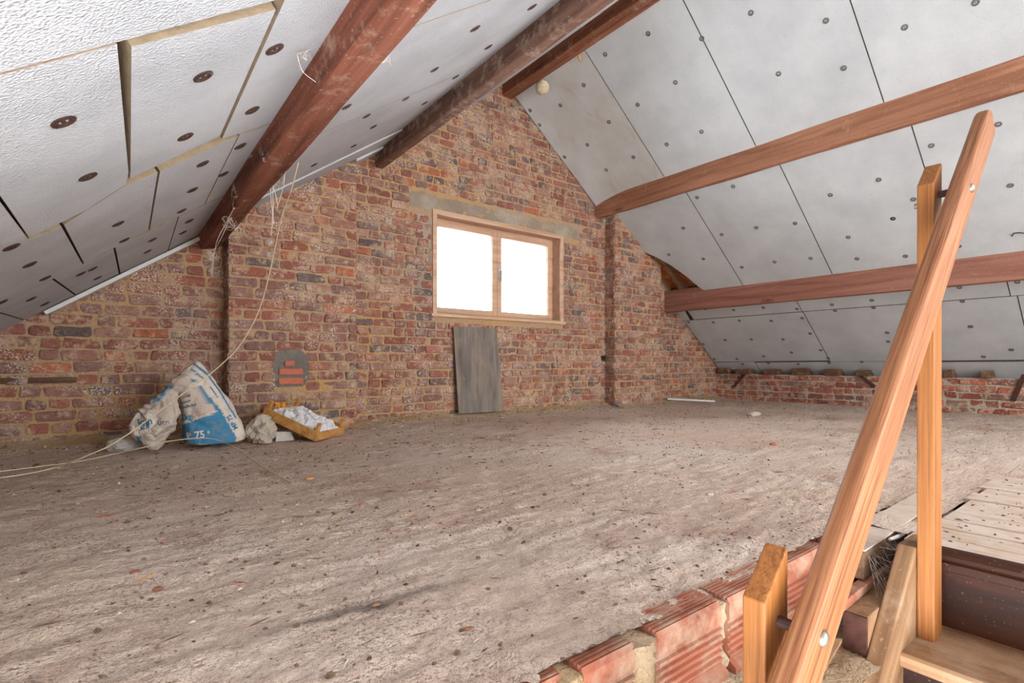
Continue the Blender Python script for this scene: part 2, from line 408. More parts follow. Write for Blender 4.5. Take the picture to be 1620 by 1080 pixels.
def brick_set(bricks, parent, limit, mat):
    """bricks: list of (v, f, col, size in the picture); the largest become parts, the rest one stuff part"""
    bricks.sort(key=lambda b: -b[3])
    for v, f, c, s in bricks[:limit]:
        brick_obj('brick', v, f, c, parent, mat)
    rest = bricks[limit:]
    if rest:
        V, Fc, Cc = [], [], []
        for v, f, c, s in rest:
            n = len(V); V += v; Fc += [tuple(i+n for i in q) for q in f]; Cc += list(c)*len(v)
        o = new_mesh('smaller_bricks', V, Fc, mat, parent)
        at = o.data.color_attributes.new('bcol', 'FLOAT_COLOR', 'POINT'); at.data.foreach_set('color', Cc)
        o['kind'] = 'stuff'; o['label'] = 'remaining old red bricks of the wall'
def seen_size(v):
    p = [project(q) for q in (v[20], v[22], v[25], v[27])]
    if any(q is None for q in p): return 0
    xs = [q[0] for q in p]; ys = [q[1] for q in p]
    if max(xs) < 0 or min(xs) > 1620 or max(ys) < 0 or min(ys) > 1080: return 0
    return (max(xs)-min(xs))*(max(ys)-min(ys))
def courses(p0, u, n, length, z0, ztop, rng, head=0.5, holes=(), ch=0.07, proud=(0.003, 0.013), fresh=False, clip=None, rough=1.0):
    out = []; k = 0; z = z0
    p0 = Vector(p0)
    while z < ztop:
        h = ch-0.012+rng.uniform(-.003, .003)
        zc = z+ch/2; s = -rng.uniform(0, 0.1) if k % 2 else 0.0
        hp = head if k % 2 else head*0.75
        while s < length-0.03:
            L = rng.uniform(.082, .104) if rng.random() < hp else rng.uniform(.165, .205)
            a, b = max(s, 0), min(s+L, length); s += L+0.012
            if length-b < 0.04: b = length
            segs = [(a, b)]
            for (h0, h1, g0, g1) in holes:
                if zc+h/2 > g0+.006 and zc-h/2 < g1-.006:
                    ns = []
                    for (x, y) in segs:
                        if y <= h0 or x >= h1: ns.append((x, y)); continue
                        if x < h0: ns.append((x, h0-.004))
                        if y > h1: ns.append((h1+.004, y))
                    segs = ns
            for (x, y) in segs:
                if y-x < 0.028: continue
                c = p0+u*((x+y)/2)+Vector((0, 0, zc+rng.uniform(-.003, .003)+0.004*nz((x)*1.7+k*3.1, k)))
                if clip and zc-h/2 > clip(c): continue
                v, f = brick_geo(c, u, n, y-x, h, rng.uniform(*proud), rng, rough)
                out.append((v, f, brick_col(rng, fresh), seen_size(v)))
        z += ch; k += 1
    return out
def mortar_grid(us, zs, place, skip=None, amp=0.005):
    V, Fc, idx = [], [], {}
    for i, a in enumerate(us):
        for k, b in enumerate(zs):
            p, nrm = place(a, b)
            idx[i, k] = len(V); V.append(p+nrm*(amp*fbm(p.x*9+p.y*9, p.z*11, p.y*3)+amp*.8*nz(p.x*26+p.y*26, p.z*30, 4)-0.001))
    for i in range(len(us)-1):
        for k in range(len(zs)-1):
            if skip and skip((us[i]+us[i+1])/2, (zs[k]+zs[k+1])/2): continue
            Fc.append((idx[i, k], idx[i+1, k], idx[i+1, k+1], idx[i, k+1]))
    return V, Fc
def breaks(a, b, step, extra=()):
    n = max(1, round((b-a)/step)); L = [a+(b-a)*i/n for i in range(n+1)]
    for e in extra:
        if a < e < b: L[min(range(len(L)), key=lambda i: abs(L[i]-e))] = e
    return sorted(set(L))
UX, NYm = Vector((1, 0, 0)), Vector((0, -1, 0))
rw = random.Random(11)
OX0, OX1, OZ0, OZ1 = WX0+.04, WX1-.04, WZ0+.03, WZ1-.04
zs = breaks(-0.05, 3.25, 0.028, (OZ0, OZ1))
Vw, Fw = mortar_grid(breaks(-1.3, 6.75, 0.03, (OX0, OX1)), zs, lambda a, b: (Vector((a, YG, b)), NYm),
                     lambda a, b: (OX0 < a < OX1 and OZ0 < b < OZ1) or b > roofz(a)+0.25)
wall = new_mesh('wall_gable', Vw, Fw, M['mortar'], smooth=True); tag(wall, 'old red brick gable wall with sandy mortar joints', kind='structure')
LINT = (1.95, 3.95, 1.805, 1.925)
clip = lambda c: roofz(c.x)+0.04
bl = courses((-1.2, YG, 0), UX, NYm, P1L+1.2+0.02, 0, 3.2, rw, 0.55, clip=clip)
hole_w = [(WX0-1.4, WX1-1.4, WZ0, WZ1), (LINT[0]-1.4, LINT[1]-1.4, LINT[2], LINT[3])]
bl += courses((1.4, YG, 0), UX, NYm, P2L-1.4+.02, 0, 3.3, rw, 0.6, hole_w, clip=clip)
bl += courses((P2R-.02, YG, 0), UX, NYm, KX-P2R+.04, 0, 3.2, rw, 0.5, clip=clip)
brick_set(bl, wall, 300, M['brick'])
# concrete lintel above the window, cement skim round it
mb = MB(); nx, nzz = 60, 5; ring = []
Vl, Fl = mortar_grid(breaks(LINT[0], LINT[1], .03), breaks(LINT[2]-.01, LINT[3], .028), lambda a, b: (Vector((a, YG-.003-.003*math.sin((b-LINT[2])/(LINT[3]-LINT[2])*PI), b+(.022*nz(a*6, 2)+.012*nz(a*19, 7))*(1 if b > LINT[2]+.05 else .2))), NYm), amp=0.014)
tag(new_mesh('concrete_lintel', Vl, Fl, M['concrete'], wall, True), 'grey concrete lintel')
# patches of grey skim beside the window opening
for (x0, x1, z0, z1) in ((2.02, 2.165, 0.93, 1.75), (3.705, 3.83, 0.9, 1.7)):
    Vp, Fp = mortar_grid(breaks(x0, x1, .02), breaks(z0, z1, .025), lambda a, b: (Vector((a, YG-.002+0.006*nz(a*14, b*9, 3), b)), NYm), amp=0.012)
    new_mesh('cement_skim', Vp, Fp, M['concrete'], wall, True)

mb = MB(); mb.box(-.62, -.185, YG-.012, YG+.02, .365, .398); tag(mb.build('wall_timber', M['joist'], wall, bevel=.004, seg=1), 'dark timber strip set in the brickwork')
mb = MB(); mb.box(4.285, 4.345, YG-.0165, YG, .505, .56); mb.build('putlog_hole_shade', M['roof_dark'], wall)  # dark block on the wall face paints the shade inside the hole
def pier(name, label, x0, x1, yf, seed, extra_holes=()):
    r = random.Random(seed)
    us = breaks(x0, x1, .03)
    V, Fc = mortar_grid(us, zs, lambda a, b: (Vector((a, yf, b)), NYm), lambda a, b: b > roofz(a)+.2)
    o = MB(); o.add(V, Fc)
    ys = breaks(yf, YG+.02, .03)
    V, Fc = mortar_grid(ys, zs, lambda a, b: (Vector((x0, a, b)), Vector((-1, 0, 0))), lambda a, b: b > roofz(x0)+.2); o.add(V, Fc)
    V, Fc = mortar_grid(ys, zs, lambda a, b: (Vector((x1, a, b)), Vector((1, 0, 0))), lambda a, b: b > roofz(x1)+.2); o.add(V, Fc)
    p = new_mesh(name, o.v, o.f, M['mortar'], smooth=True); tag(p, label, kind='structure')
    b = courses((x0, yf, 0), UX, NYm, x1-x0, 0, 3.2, r, 0.3, extra_holes, clip=clip)
    b += courses((x0, YG, 0), Vector((0, -1, 0)), Vector((-1, 0, 0)), YG-yf-.004, 0, 3.2, r, 0.9, clip=clip)
    b += courses((x1, yf+.004, 0), Vector((0, 1, 0)), Vector((1, 0, 0)), YG-yf-.004, 0, 3.2, r, 0.9, clip=clip)
    brick_set(b, p, 300, M['brick']); return p
NX0, NX1, NZ0, NZ1 = 0.868, 1.056, 0.325, 0.54     # cement-patched niche in the left pier
pl = pier('wall_pier_left', 'brick pier carrying the left purlins with a small cement patch low down', P1L, P1R, P1Y, 21, [(NX0-P1L, NX1-P1L, NZ0, NZ1-.03)])
pr = pier('wall_pier_right', 'brick pier between the two right purlins', P2L, P2R, P2Y, 22)
Vp, Fp = mortar_grid(breaks(NX0-.02, NX1+.03, .014), breaks(NZ0-.01, NZ1+.045, .014), lambda a, b: (Vector((a, P1Y-.008+0.03*max(0, math.hypot((a-.962)/.13, (b-.44)/.145)-.80+.12*nz(a*16, b*16)), b)), NYm), amp=0.006)
patch = new_mesh('cement_patch', Vp, Fp, M['cement'], pl, True); tag(patch, 'grey cement patch with clean bricks set in it')
for (x0, x1, z0, z1) in ((.922, .99, .458, .494), (.884, 1.042, .397, .44), (.882, 1.044, .33, .376)):
    v, f = brick_geo(((x0+x1)/2, P1Y, (z0+z1)/2), UX, NYm, x1-x0, z1-z0, 0.020, rw, 0.5)
    brick_obj('patch_brick', v, f, rgb(200, 112, 90), patch, M['patch_brick'])

# knee wall on the right
Vk, Fk = mortar_grid(breaks(-4.6, YG+.05, .04), breaks(-.05, .335, .03), lambda a, b: (Vector((KX, a, b)), Vector((-1, 0, 0))))
knee = MB(); knee.add(Vk, Fk); knee.box(KX+.006, KX+.3, -4.6, YG, -.05, .33)
knee = knee.build('wall_right', M['mortar_grey']); tag(knee, 'low red brick knee wall under the right roof slope', kind='structure')
bk = [b for b in courses((KX, YG, 0), Vector((0, -1, 0)), Vector((-1, 0, 0)), 3.6, -0.02, .32, random.Random(5), 0.45, ch=.07, proud=(.001, .010), fresh=True)]
brick_set(bk, knee, 300, M['brick'])
# left knee wall, rear gable (behind the photographer)
mb = MB(); mb.box(-1.2, -.95, -4.6, YG, -.05, .42); tag(mb.build('wall_left', M['mortar']), 'plain low knee wall under the left roof slope', kind='structure')
mb = MB()
bx0, bx1, bz0, bz1 = .7, 5.0, .22, 2.2  # assumed window opening, unseen, sized for fill daylight
mb.box(-1.2, bx0, -4.8, -4.6, -2.6, 3.4); mb.box(bx1, 6.9, -4.8, -4.6, -2.6, 3.4); mb.box(bx0, bx1, -4.8, -4.6, -2.6, bz0); mb.box(bx0, bx1, -4.8, -4.6, bz1, 3.4)
tag(mb.build('wall_back', M['mortar_grey']), 'rear gable wall with a window opening added for fill light', kind='structure')

# ------------------------------------------------------------------ floor
SX1 = 1.70    # stairwell right end (landing nosing)
def floor_h(x, y):
    h = 0.012*fbm(x*1.3, y*1.6, 0.3, 4)+0.005*fbm(x*3, y*16, 5, 4)+0.006*fbm(x*16, y*26, 2, 4)
    h += 0.035*max(0, 1-(YG-y)/0.28)**1.5*(0.7+0.6*nz(x*4, 1)) if y > 3.6 else 0
    return h-0.006
def grid_floor(x0, x1, y0, y1, st, V, Fc, jag=0):
    xs = breaks(x0, x1, st); ys = breaks(y0, y1, st); b = len(V)
    for i, x in enumerate(xs):
        for k, y in enumerate(ys):
            yy = y+(jag*(0.5*nz(x*9, 4)+0.5*nz(x*31, 7)+.35) if k == 0 else 0)
            V.append((x, yy, floor_h(x, yy)))
    m = len(ys)
    for i in range(len(xs)-1):
        for k in range(m-1): Fc.append((b+i*m+k, b+(i+1)*m+k, b+(i+1)*m+k+1, b+i*m+k+1))
EY = 0.595    # edge of the slab along the stairwell
V, Fc = [], []
grid_floor(-1.0, 2.36, EY, 1.72, .011, V, Fc, jag=0.05)
grid_floor(-1.0, 2.36, 1.72, YG+.02, .022, V, Fc)
grid_floor(2.36, KX+.02, EY, YG+.02, .03, V, Fc)
grid_floor(1.76, KX+.02, .47, EY, .04, V, Fc)
for (a_, b_, c_, d_) in ((-1.0, KX, EY+.09, YG+.05), (2.3, KX, .40, 1.0), (2.9, KX, -4.6, .6), (1.95, 2.4, .42, .7), (-1.0, 3.0, -4.6, -1.02), (-1.0, -.62, -1.05, .8)):
    n_ = len(V); V += [(a_, c_, -.03), (b_, c_, -.03), (b_, d_, -.03), (a_, d_, -.03)]; Fc.append((n_, n_+1, n_+2, n_+3))
grid_floor(2.95, KX+.02, -4.6, .47, .08, V, Fc)
grid_floor(1.7, 2.95, -4.6, -1.0, .2, V, Fc); grid_floor(-1.0, 1.7, -4.6, -1.0, .2, V, Fc); grid_floor(-1.0, -.62, -1.0, EY, .1, V, Fc)
floor = new_mesh('floor', V, Fc, M['floor'], smooth=True); tag(floor, 'dusty screed floor strewn with soil and brick dust', kind='structure')

# hollow clay blocks and mortar webs at the broken slab edge
def clay_block(x0, x1, y0, y1, seed):
    """ribbed hollow block: grooves run along X on top and on the face"""
    r = random.Random(seed); prof = []
    ny = 7
    for i in range(ny):                      # ribbed top from back to front
        y = y1+(y0-y1)*i/ny
        prof += [(y, .0), (y-(y1-y0)/ny*.55, .0), (y-(y1-y0)/ny*.6, -.006), (y-(y1-y0)/ny*.97, -.006)]
    prof += [(y0, -.002), (y0-.006, -.012), (y0-.006, -.046)]
    for i in range(5):
        z = -.05-i*.015
        prof += [(y0-.002, z), (y0-.002, z-.005), (y0-.008, z-.007), (y0-.008, z-.012)]
    prof += [(y0-.004, -.128), (y0-.02, -.138), (y0-.02, -.152), (y1, -.152)]
    rings = []
    for k in range(9):
        t = k/8; x = x0+(x1-x0)*t; e = []
        for q, (y, z) in enumerate(prof):
            chip = 0.012*max(0, nz(x*22+seed, 3))*(1 if abs(z) < .02 and y < y0+.03 else 0)
            e.append(Vector((x, y+chip, z-chip*.7-0.006)))
        rings.append(e)
    m = MB(); m.loft(rings); return m.build('clay_block', M['clay'], floor)
for i, (a, b, yy) in enumerate(((.44, .555, .60), (.59, .715, .59), (.775, .985, .585), (1.005, 1.235, .58), (1.27, 1.50, .59), (1.54, 1.76, .60))):
    clay_block(a, b, yy-.004, yy+.06, i*3+1)
mbm = MB()
for (a, b) in ((.38, .46), (.55, .595), (.712, .778), (.982, 1.01), (1.232, 1.275), (1.498, 1.545)):
    n = 10; rr = []
    for k in range(n+1):
        z = -.016-.14*k/n
        rr.append([Vector((a-.012+.012*nz(z*40, a), .70, z)), Vector((a-.008+.010*nz(z*40, a), .583+.016*nz(z*30, a*9), z)), Vector(((a+b)/2, .576+.020*nz(z*34, a*7), z)), Vector((b+.008+.010*nz(z*44, b), .584+.016*nz(z*30, b*9), z)), Vector((b+.012, .70, z))])
    mbm.loft(rr)
mbm.build('mortar_fill', M['sand'], floor, True)['kind'] = 'stuff'
mb = MB(); mb.box(-.62, 2.4, .60, .9, -.45, -.1); mb.build('slab_edge', M['sand'], floor)

# landing of narrow boards right of the stair
land = MB(); land.box(1.75, 2.95, -1.0, .47, -.2, -.031); land = land.build('floor_landing', M['joist']); tag(land, 'narrow dusty floorboards of the stair landing', kind='structure')
LAND_END = []
px = [1.715, 1.80, 1.913, 2.025, 2.14, 2.254, 2.386, 2.514, 2.64, 2.76, 2.87, 2.98]
for i in range(len(px)-1):
    mb = MB(); ye = .47+R.uniform(-.02, .03); s = R.uniform(-.0015, .0015); LAND_END.append(ye)
    mb.box(px[i]+.003, px[i+1]-.003, -1.0, ye, -.03, .001+s)
    mb.build('floorboard', M['plank'], land, bevel=.002, seg=1)

# ------------------------------------------------------------------ roof shell (outside the insulation)
mb = MB()
def slope_pts(f, n, x0, x1, y0, y1, off): return [Vector((x, y, f(x)))+n*off for x, y in ((x0, y0), (x1, y0), (x1, y1), (x0, y1))]
ROL = (1.665, 2.66, -3.2, -1.25); ROR = (3.05, 4.29, -3.25, -2.35)      # unseen rooflight openings, added behind the photographer for more light
def sheet(mb, f, n, x0, x1, y0, y1, off, th, ro):
    a, b, c, d = ro
    for (p, q, r, s_) in ((x0, a, y0, y1), (b, x1, y0, y1), (a, b, y0, c), (a, b, d, y1)):
        mb.prism(slope_pts(f, n, p, q, r, s_, off), n*th)
    for (p, q, r, s_) in ((a-.02, a, c, d), (b, b+.02, c, d), (a, b, c-.02, c), (a, b, d, d+.02)):   # curb
        if off > .1: mb.prism(slope_pts(f, n, p, q, r, s_, 0), n*.22)
sheet(mb, LX, NL, -1.3, 3.05, -4.8, 4.3, .20, .04, ROL); rl = mb.build('ceiling_left', M['roof_dark']); tag(rl, 'left roof slope lined with coarse white foam boards', kind='structure')
mb = MB(); sheet(mb, RX, NR, 2.98, 7.2, -4.8, 4.3, .20, .04, ROR); rr_ = mb.build('ceiling_right', M['roof_dark']); tag(rr_, 'right roof slope lined with large white foam boards', kind='structure')
# thin dark sheet just above the boards so the joints read dark, left open over the hole near the gable
mb = MB(); sheet(mb, LX, NL, -1.2, 2.67, -4.7, YG, .075, .01, ROL); mb.build('underlay_sheet', M['roof_dark'], rl)
mb = MB()
for (a, b, c, d) in ((3.05, 4.29, -4.7, -3.25), (3.05, 4.29, -2.35, YG), (4.29, 4.8, -4.7, YG), (4.8, 5.46, -4.7, 3.2), (5.46, 6.9, -4.7, YG)):
    mb.prism(slope_pts(RX, NR, a, b, c, d, .075), NR*.01)
mb.build('underlay_sheet', M['roof_dark'], rr_)
# sarking at the ridge, left side
mb = MB(); mb.prism(slope_pts(LX, NL, 2.662, 3.02, -4.7, 4.2, .10), NL*.02); mb.build('sarking_board', M['beam_dark'], rl)

fast_cache = {}
def fastener_mesh(kind):
    if kind in fast_cache: return fast_cache[kind]
    m = MB(); r = .019 if kind == 'R' else .0235; n = 14
    prof = [(r, 0), (r, .004), (r*.72, .006), (r*.52, .004), (r*.42, .001), (r*.2, .001), (r*.18, .005), (0.0006, .005)]
    m.loft([[Vector((p*math.cos(k*2*PI/n), p*math.sin(k*2*PI/n), h)) for k in range(n)] for p, h in prof])
    o = m.build('fastener', M['fast_grey' if kind == 'R' else 'fast_dark']); me = o.data; bpy.data.objects.remove(o)
    fast_cache[kind] = me; return me
panels = []
def panel(side, poly, mat=None, off=0.0, thick=.05, bend=None, edge=None):
    """poly: (x, y) corners on the slope"""
    f, n, par = (LX, NL, rl) if side == 'L' else (RX, NR, rr_)
    m = MB(); off = off+R.uniform(0, .003)
    if bend is None:
        m.prism([Vector((x, y, f(x)))+n*off for x, y in poly], n*thick)
    else:                                        # quad split along Y so that it can curl
        (xa, ya), (xb, yb), (xc, yc), (xd, yd) = poly; N = 16; low, up = [], []
        rings = []
        for k in range(N+1):
            t = k/N; p = Vector((xa+(xd-xa)*t, ya+(yd-ya)*t, 0)); q = Vector((xb+(xc-xb)*t, yb+(yc-yb)*t, 0)); row = []
            for s in range(7):
                z = p.lerp(q, s/6); b = bend(z.x, z.y); row.append(Vector((z.x, z.y, f(z.x)))+n*(off-b))
            rings.append(row+[v+n*thick for v in reversed(row)])
        m.loft(rings)
    o = m.build('insulation_panel', mat or M['eps' if side == 'R' else 'eps_left'], par)
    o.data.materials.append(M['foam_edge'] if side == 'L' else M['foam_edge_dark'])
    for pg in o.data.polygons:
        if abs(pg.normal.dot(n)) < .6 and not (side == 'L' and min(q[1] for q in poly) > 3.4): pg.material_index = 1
    panels.append((side, poly, o, off)); return o
def inside(x, y, poly):
    c = False; n = len(poly)
    for i in range(n):
        (x0, y0), (x1, y1) = poly[i], poly[(i+1) % n]
        if (y0 > y) != (y1 > y) and x < (x1-x0)*(y-y0)/(y1-y0)+x0: c = not c
    return c
def ray_to_slope(side, px_, py_):
    d = _F+_Rt*((px_-810)/815)+Vector((0, 0, (574-py_)/815))
    a, k = (1.003, .712) if side == 'L' else (5.435, -.756)
    t = (a-EYE)/(d.z-k*d.x); return d.x*t, d.y*t
g = .0035
# right slope, upper band (ridge to first purlin), middle band, lower bands
ys = [-4.6, -3.25, -2.35, -1.45, -.55, .35, 1.25, 2.145, 3.04, 3.935]
curl = lambda x, y: 0.055*max(0, (y-3.45)/.5)**2
for i in range(len(ys)-1):
    last = i == len(ys)-2
    if -3.3 < ys[i] < -2.4: continue
    panel('R', [(3.05, ys[i]+g), (4.29, ys[i]+g), (4.29, ys[i+1]-g), (3.05, ys[i+1]-g)], M['eps_brown'] if last else None, bend=curl if last else None)
ys = [-4.6, -3.35, -2.45, -1.55, -.65, .25, 1.145, 2.04, 2.925]
for i in range(len(ys)-1):
    panel('R', [(4.29+g, ys[i]+g), (5.50, ys[i]+g), (5.50, ys[i+1]-g), (4.29+g, ys[i+1]-g)])
panel('R', [(4.29+g, 2.925+g), (5.50, 2.925+g), (5.47, 3.37), (5.41, 3.42), (5.33, 3.455), (5.22, 3.50), (5.07, 3.59), (4.96, 3.68), (4.86, 3.79), (4.29+g, 3.935)])
ys = [-4.6, -2.3, -.7, .86, 2.48, 3.79]
for i in range(len(ys)-1): panel('R', [(5.50+g, ys[i]+g), (5.83-g, ys[i]+g), (5.83-g, ys[i+1]-g), (5.50+g, ys[i+1]-g)])
panel('R', [(5.50+g, 3.79+g), (5.83-g, 3.84+g), (5.83-g, 3.94), (5.50+g, 3.94)])
ys = [-4.6, -2.4, -.75, .82, 2.475, 3.935]
for i in range(len(ys)-1): panel('R', [(5.83+g, ys[i]+g), (6.52-g, ys[i]+g), (6.54-g, ys[i+1]-g), (5.83+g, ys[i+1]-g)])
ys = [-4.6, -1.8, .1, 1.75, 3.365, 3.935]
for i in range(len(ys)-1): panel('R', [(6.53+g, ys[i]+g), (6.80, ys[i]+g), (6.80, ys[i+1]-g), (6.545+g, ys[i+1]-g)])
# left slope below the heavy purlin: small boards cut to fit
L = lambda poly, **k: panel('L', poly, **k)
L([(-1.0, -4.6), (.47, -4.6), (.47, -2.0), (-1.0, -2.0)]); L([(-1.0, -1.99), (.47, -1.99), (.47, -.5), (-1.0, -.5)]); L([(-1.0, -.49), (.47, -.49), (.47, .16), (-1.0, .16)])
L([(-1.0, .166), (.47, .166), (.47, 1.066), (-1.0, 1.066)])
L([(-1.0, 1.074), (-.214, 1.074), (-.210, 2.15), (-1.0, 2.20)])
L([(-.206, 1.074), (.003, 1.074), (.030, 1.84), (.026, 1.955), (-.07, 2.07), (-.206, 2.13)])
L([(.024, 1.102), (.258, 1.112), (.262, 1.845), (.036, 1.925), (.036, 1.84)], off=.004)
L([(.264, 1.074), (.47, 1.074), (.47, 1.93), (.270, 1.875)])
L([(-1.0, 2.207), (-.135, 2.14), (-.118, 2.99), (-1.0, 3.24)])
L([(-.128, 2.137), (.022, 1.97), (.105, 1.962), (.118, 2.895), (-.112, 2.985)])
L([(.111, 1.958), (.322, 1.91), (.338, 2.885), (.124, 2.895)])
L([(.328, 1.912), (.47, 1.94), (.47, 2.89), (.344, 2.885)])
L([(-1.0, 3.25), (-.425, 3.08), (-.405, 3.93), (-1.0, 3.93)]); L([(-.418, 3.07), (-.222, 3.02), (-.186, 3.93), (-.398, 3.93)])
L([(-.215, 3.015), (-.008, 2.955), (.016, 3.93), (-.180, 3.93)]); L([(-.001, 2.952), (.232, 2.903), (.258, 3.93), (.023, 3.93)]); L([(.239, 2.902), (.47, 2.897), (.47, 3.93), (.265, 3.93)])
# left slope above the heavy purlin
ys = [-4.6, -3.2, -2.2, -1.25, -.35, .55, 1.457, 2.42, 3.50]
for i in range(len(ys)-1):
    L([(.475, ys[i]+g), (1.66, ys[i]+g), (1.66, ys[i+1]-g), (.475, ys[i+1]-g)])
    if -3.25 < ys[i] < -1.3: continue
    L([(1.665, ys[i]+g), (2.66, ys[i]+g), (2.66, ys[i+1]-g), (1.665, ys[i+1]-g)])
roll = lambda x, y: 0.012+0.034*max(0, 1-abs(y-3.82)/.16)
panel('L', [(.56, 3.50+g), (1.64, 3.43+g), (1.64, 3.78), (.56, 3.78)], bend=lambda x, y: .010)
panel('L', [(.56, 3.785), (1.64, 3.785), (1.64, 3.95), (.56, 3.95)], mat=M['eps'], thick=.03, bend=lambda x, y: .026)
panel('L', [(1.665, 3.50+g), (2.66, 3.50+g), (2.66, 3.95), (1.665, 3.95)])
# white lath along the wall on the lower left
mb = MB(); mb.prism([Vector((x, y, LX(x)))-NL*.006 for x, y in ((-.325, 3.86), (.42, 3.87), (.42, 3.945), (-.31, 3.94))], -NL*.022)
tag(mb.build('edge_lath', M['white_lacquer'], rl, bevel=.003), 'white lath closing the joint to the wall')

FR = [(125, 512), (170, 580), (287, 733), (260, 499), (370, 404), (388, 686), (490, 579), (477, 806), (606, 746), (472, 258), (676, 160), (626, 497), (805, 391), (764, 685), (929, 625), (930, 183), (1046, 414), (1163, 62), (1519, 99), (1294, 351), (1604, 324), (908, 937), (1079, 885), (1373, 1060), (1540, 926)]
FR = [(800+x/3, y/3) for x, y in FR]
FR += [(1080+x/3, y/3) for x, y in [(1390, 12), (1053, 130), (1180, 691), (1498, 590), (1555, 880), (930, 853), (998, 1038), (1095, 946)]]
FR += [(800+x/3, 320+y/3) for x, y in [(843, 122), (774, 248), (938, 268), (1025, 153), (1189, 120), (1373, 100), (1120, 308), (1276, 283), (1447, 265), (946, 507), (1081, 511), (1222, 500), (1382, 506), (1548, 486), (1563, 514), (985, 569), (1109, 561), (1260, 562), (1407, 549), (1445, 622), (1042, 653), (1166, 650), (1316, 650), (1495, 701), (1356, 712), (1530, 740), (1225, 730), (1097, 743), (990, 743), (938, 672), (1535, 762), (1388, 767), (1246, 764), (1125, 767), (830, 514), (868, 568)]]
FR += [(1080+x/3, 320+y/3) for x, y in [(785, 166), (998, 78), (827, 268), (1057, 256), (897, 465), (906, 500), (970, 619), (975, 661), (850, 757), (1327, 470), (1367, 590), (1427, 733), (1433, 752), (1313, 404), (1588, 378), (1603, 444), (1310, 208), (1090, 610), (1560, 700)]]
FL = [(x/3, y/3) for x, y in [(305, 583), (420, 842), (562, 1063), (970, 372), (885, 656), (1305, 237), (1198, 526), (963, 778), (1142, 696), (914, 902), (1062, 828), (863, 1001), (900, 1050)]]
FL += [(400+x/3, y/3) for x, y in [(1325, 33), (1055, 135), (1117, 223), (862, 330), (962, 365), (725, 468), (815, 489), (445, 506), (540, 550), (572, 601), (478, 692), (290, 782)]]
FL += [(x/2.572, 340+y/2.572) for x, y in [(507, 103), (620, 100), (600, 148), (770, 25), (745, 72), (48, 132), (122, 203), (185, 258), (378, 220), (397, 257), (127, 342), (183, 362), (8, 355), (205, 388), (330, 240)]]
for side, pts in (('R', FR), ('L', FL)):
    f, n = (LX, NL) if side == 'L' else (RX, NR)
    for a, b in pts:
        x, y = ray_to_slope(side, a, b); best = None
        for (s, poly, o, off) in panels:
            if s == side and inside(x, y, poly): best = (o, off)
        if best is None: continue
        fo = bpy.data.objects.new('fastener', fastener_mesh(side)); link(fo, best[0])
        bd = curl(x, y) if side == 'R' and x < 4.29 and y > 3.04 else (0.010 if side == 'L' and y > 3.5 and x > .55 else 0)
        fo.location = Vector((x, y, f(x)))+n*(best[1]-bd+.0015)
        fo.rotation_euler = (-n).to_track_quat('Z', 'X').to_euler()

# open corner near the right pier: rafters, battens and the backs of the roof tiles
def slope_bar(y0, y1, x0, x1, o0, o1, name, mat, par):
    m = MB(); m.prism([Vector((x, y, RX(x)))+NR*o0 for x, y in ((x0, y0), (x1, y0), (x1, y1), (x0, y1))], NR*(o1-o0)); return m.build(name, mat, par, bevel=.003, seg=1)
slope_bar(3.70, 3.765, 4.4, 5.75, .06, .15, 'rafter', M['rafter'], rr_); slope_bar(3.36, 3.42, 4.4, 5.75, .06, .15, 'rafter', M['rafter'], rr_)
for i in range(5):
    x = 4.72+i*.19; slope_bar(3.2, 3.95, x, x+.035, .15, .175, 'tile_batten', M['tile' if i % 2 else 'rafter'], rr_)
for i in range(4):
    for k in range(3):
        m = MB(); x0 = 4.75+i*.19
        m.prism([Vector((x, y, RX(x)))+NR*(.172+(.012 if x < x0+.1 else 0)) for x, y in ((x0, 3.22+k*.25), (x0+.185, 3.22+k*.25), (x0+.185, 3.46+k*.25), (x0, 3.46+k*.25))], NR*.012); m.build('roof_tile', M['tile'], rr_)

# ------------------------------------------------------------------ purlins
def beam(name, label, sec, y0, y1, mat, seed, wob=.004, cham=.008):
    """sec: cross-section corners (x, z), lofted along Y with slight wear"""
    pts = []
    n = len(sec)
    for i in range(n):
        p = Vector((sec[i][0], sec[i][1])); a = Vector(sec[i-1]); b = Vector(sec[(i+1) % n])
        for q in (a, b): pts.append(p+(q-p).normalized()*cham)
    N = 90; rings = []
    for k in range(N+1):
        y = y0+(y1-y0)*k/N; ring = []
        for i, p in enumerate(pts):
            c = max(0, nz(y*5.5+seed, i//2*3.3))*wob*1.6
            ring.append(Vector((p.x+wob*nz(y*1.6, i//2, seed), y, p.y+wob*nz(y*1.9, i//2+9, seed)+c*.4)))
        rings.append(ring)
    m = MB(); m.loft(rings); return tag(m.build(name, mat), label, 'beam')
Y0, Y1 = -4.65, YG+.06
beam('roof_purlin', 'heavy dark red-brown purlin hung with cobwebs on the left slope', [(.55, 1.255), (.445, 1.226), (.398, 1.40), (.50, 1.43)], Y0, Y1, M['beam_red'], 3, .007, .006)
beam('roof_purlin', 'dusty brown purlin high on the left slope beside the ridge beam', [(1.717, 2.049), (1.648, 2.049), (1.648, 2.26), (1.717, 2.30)], Y0, Y1, M['beam_dark'], 17, .004, .007)
beam('ridge_beam', 'reddish ridge beam at the roof peak with a pale ball under it', [(3.033, 3.022), (2.912, 3.022), (2.912, 3.24), (3.033, 3.24)], Y0, Y1, M['beam_ridge'], 29, .004, .007)
beam('roof_purlin', 'orange-brown purlin crossing the upper right foam boards', [(4.272, 2.082), (4.189, 2.076), (4.189, 2.32), (4.272, 2.28)], Y0, Y1, M['beam_orange'], 41, .006, .012)
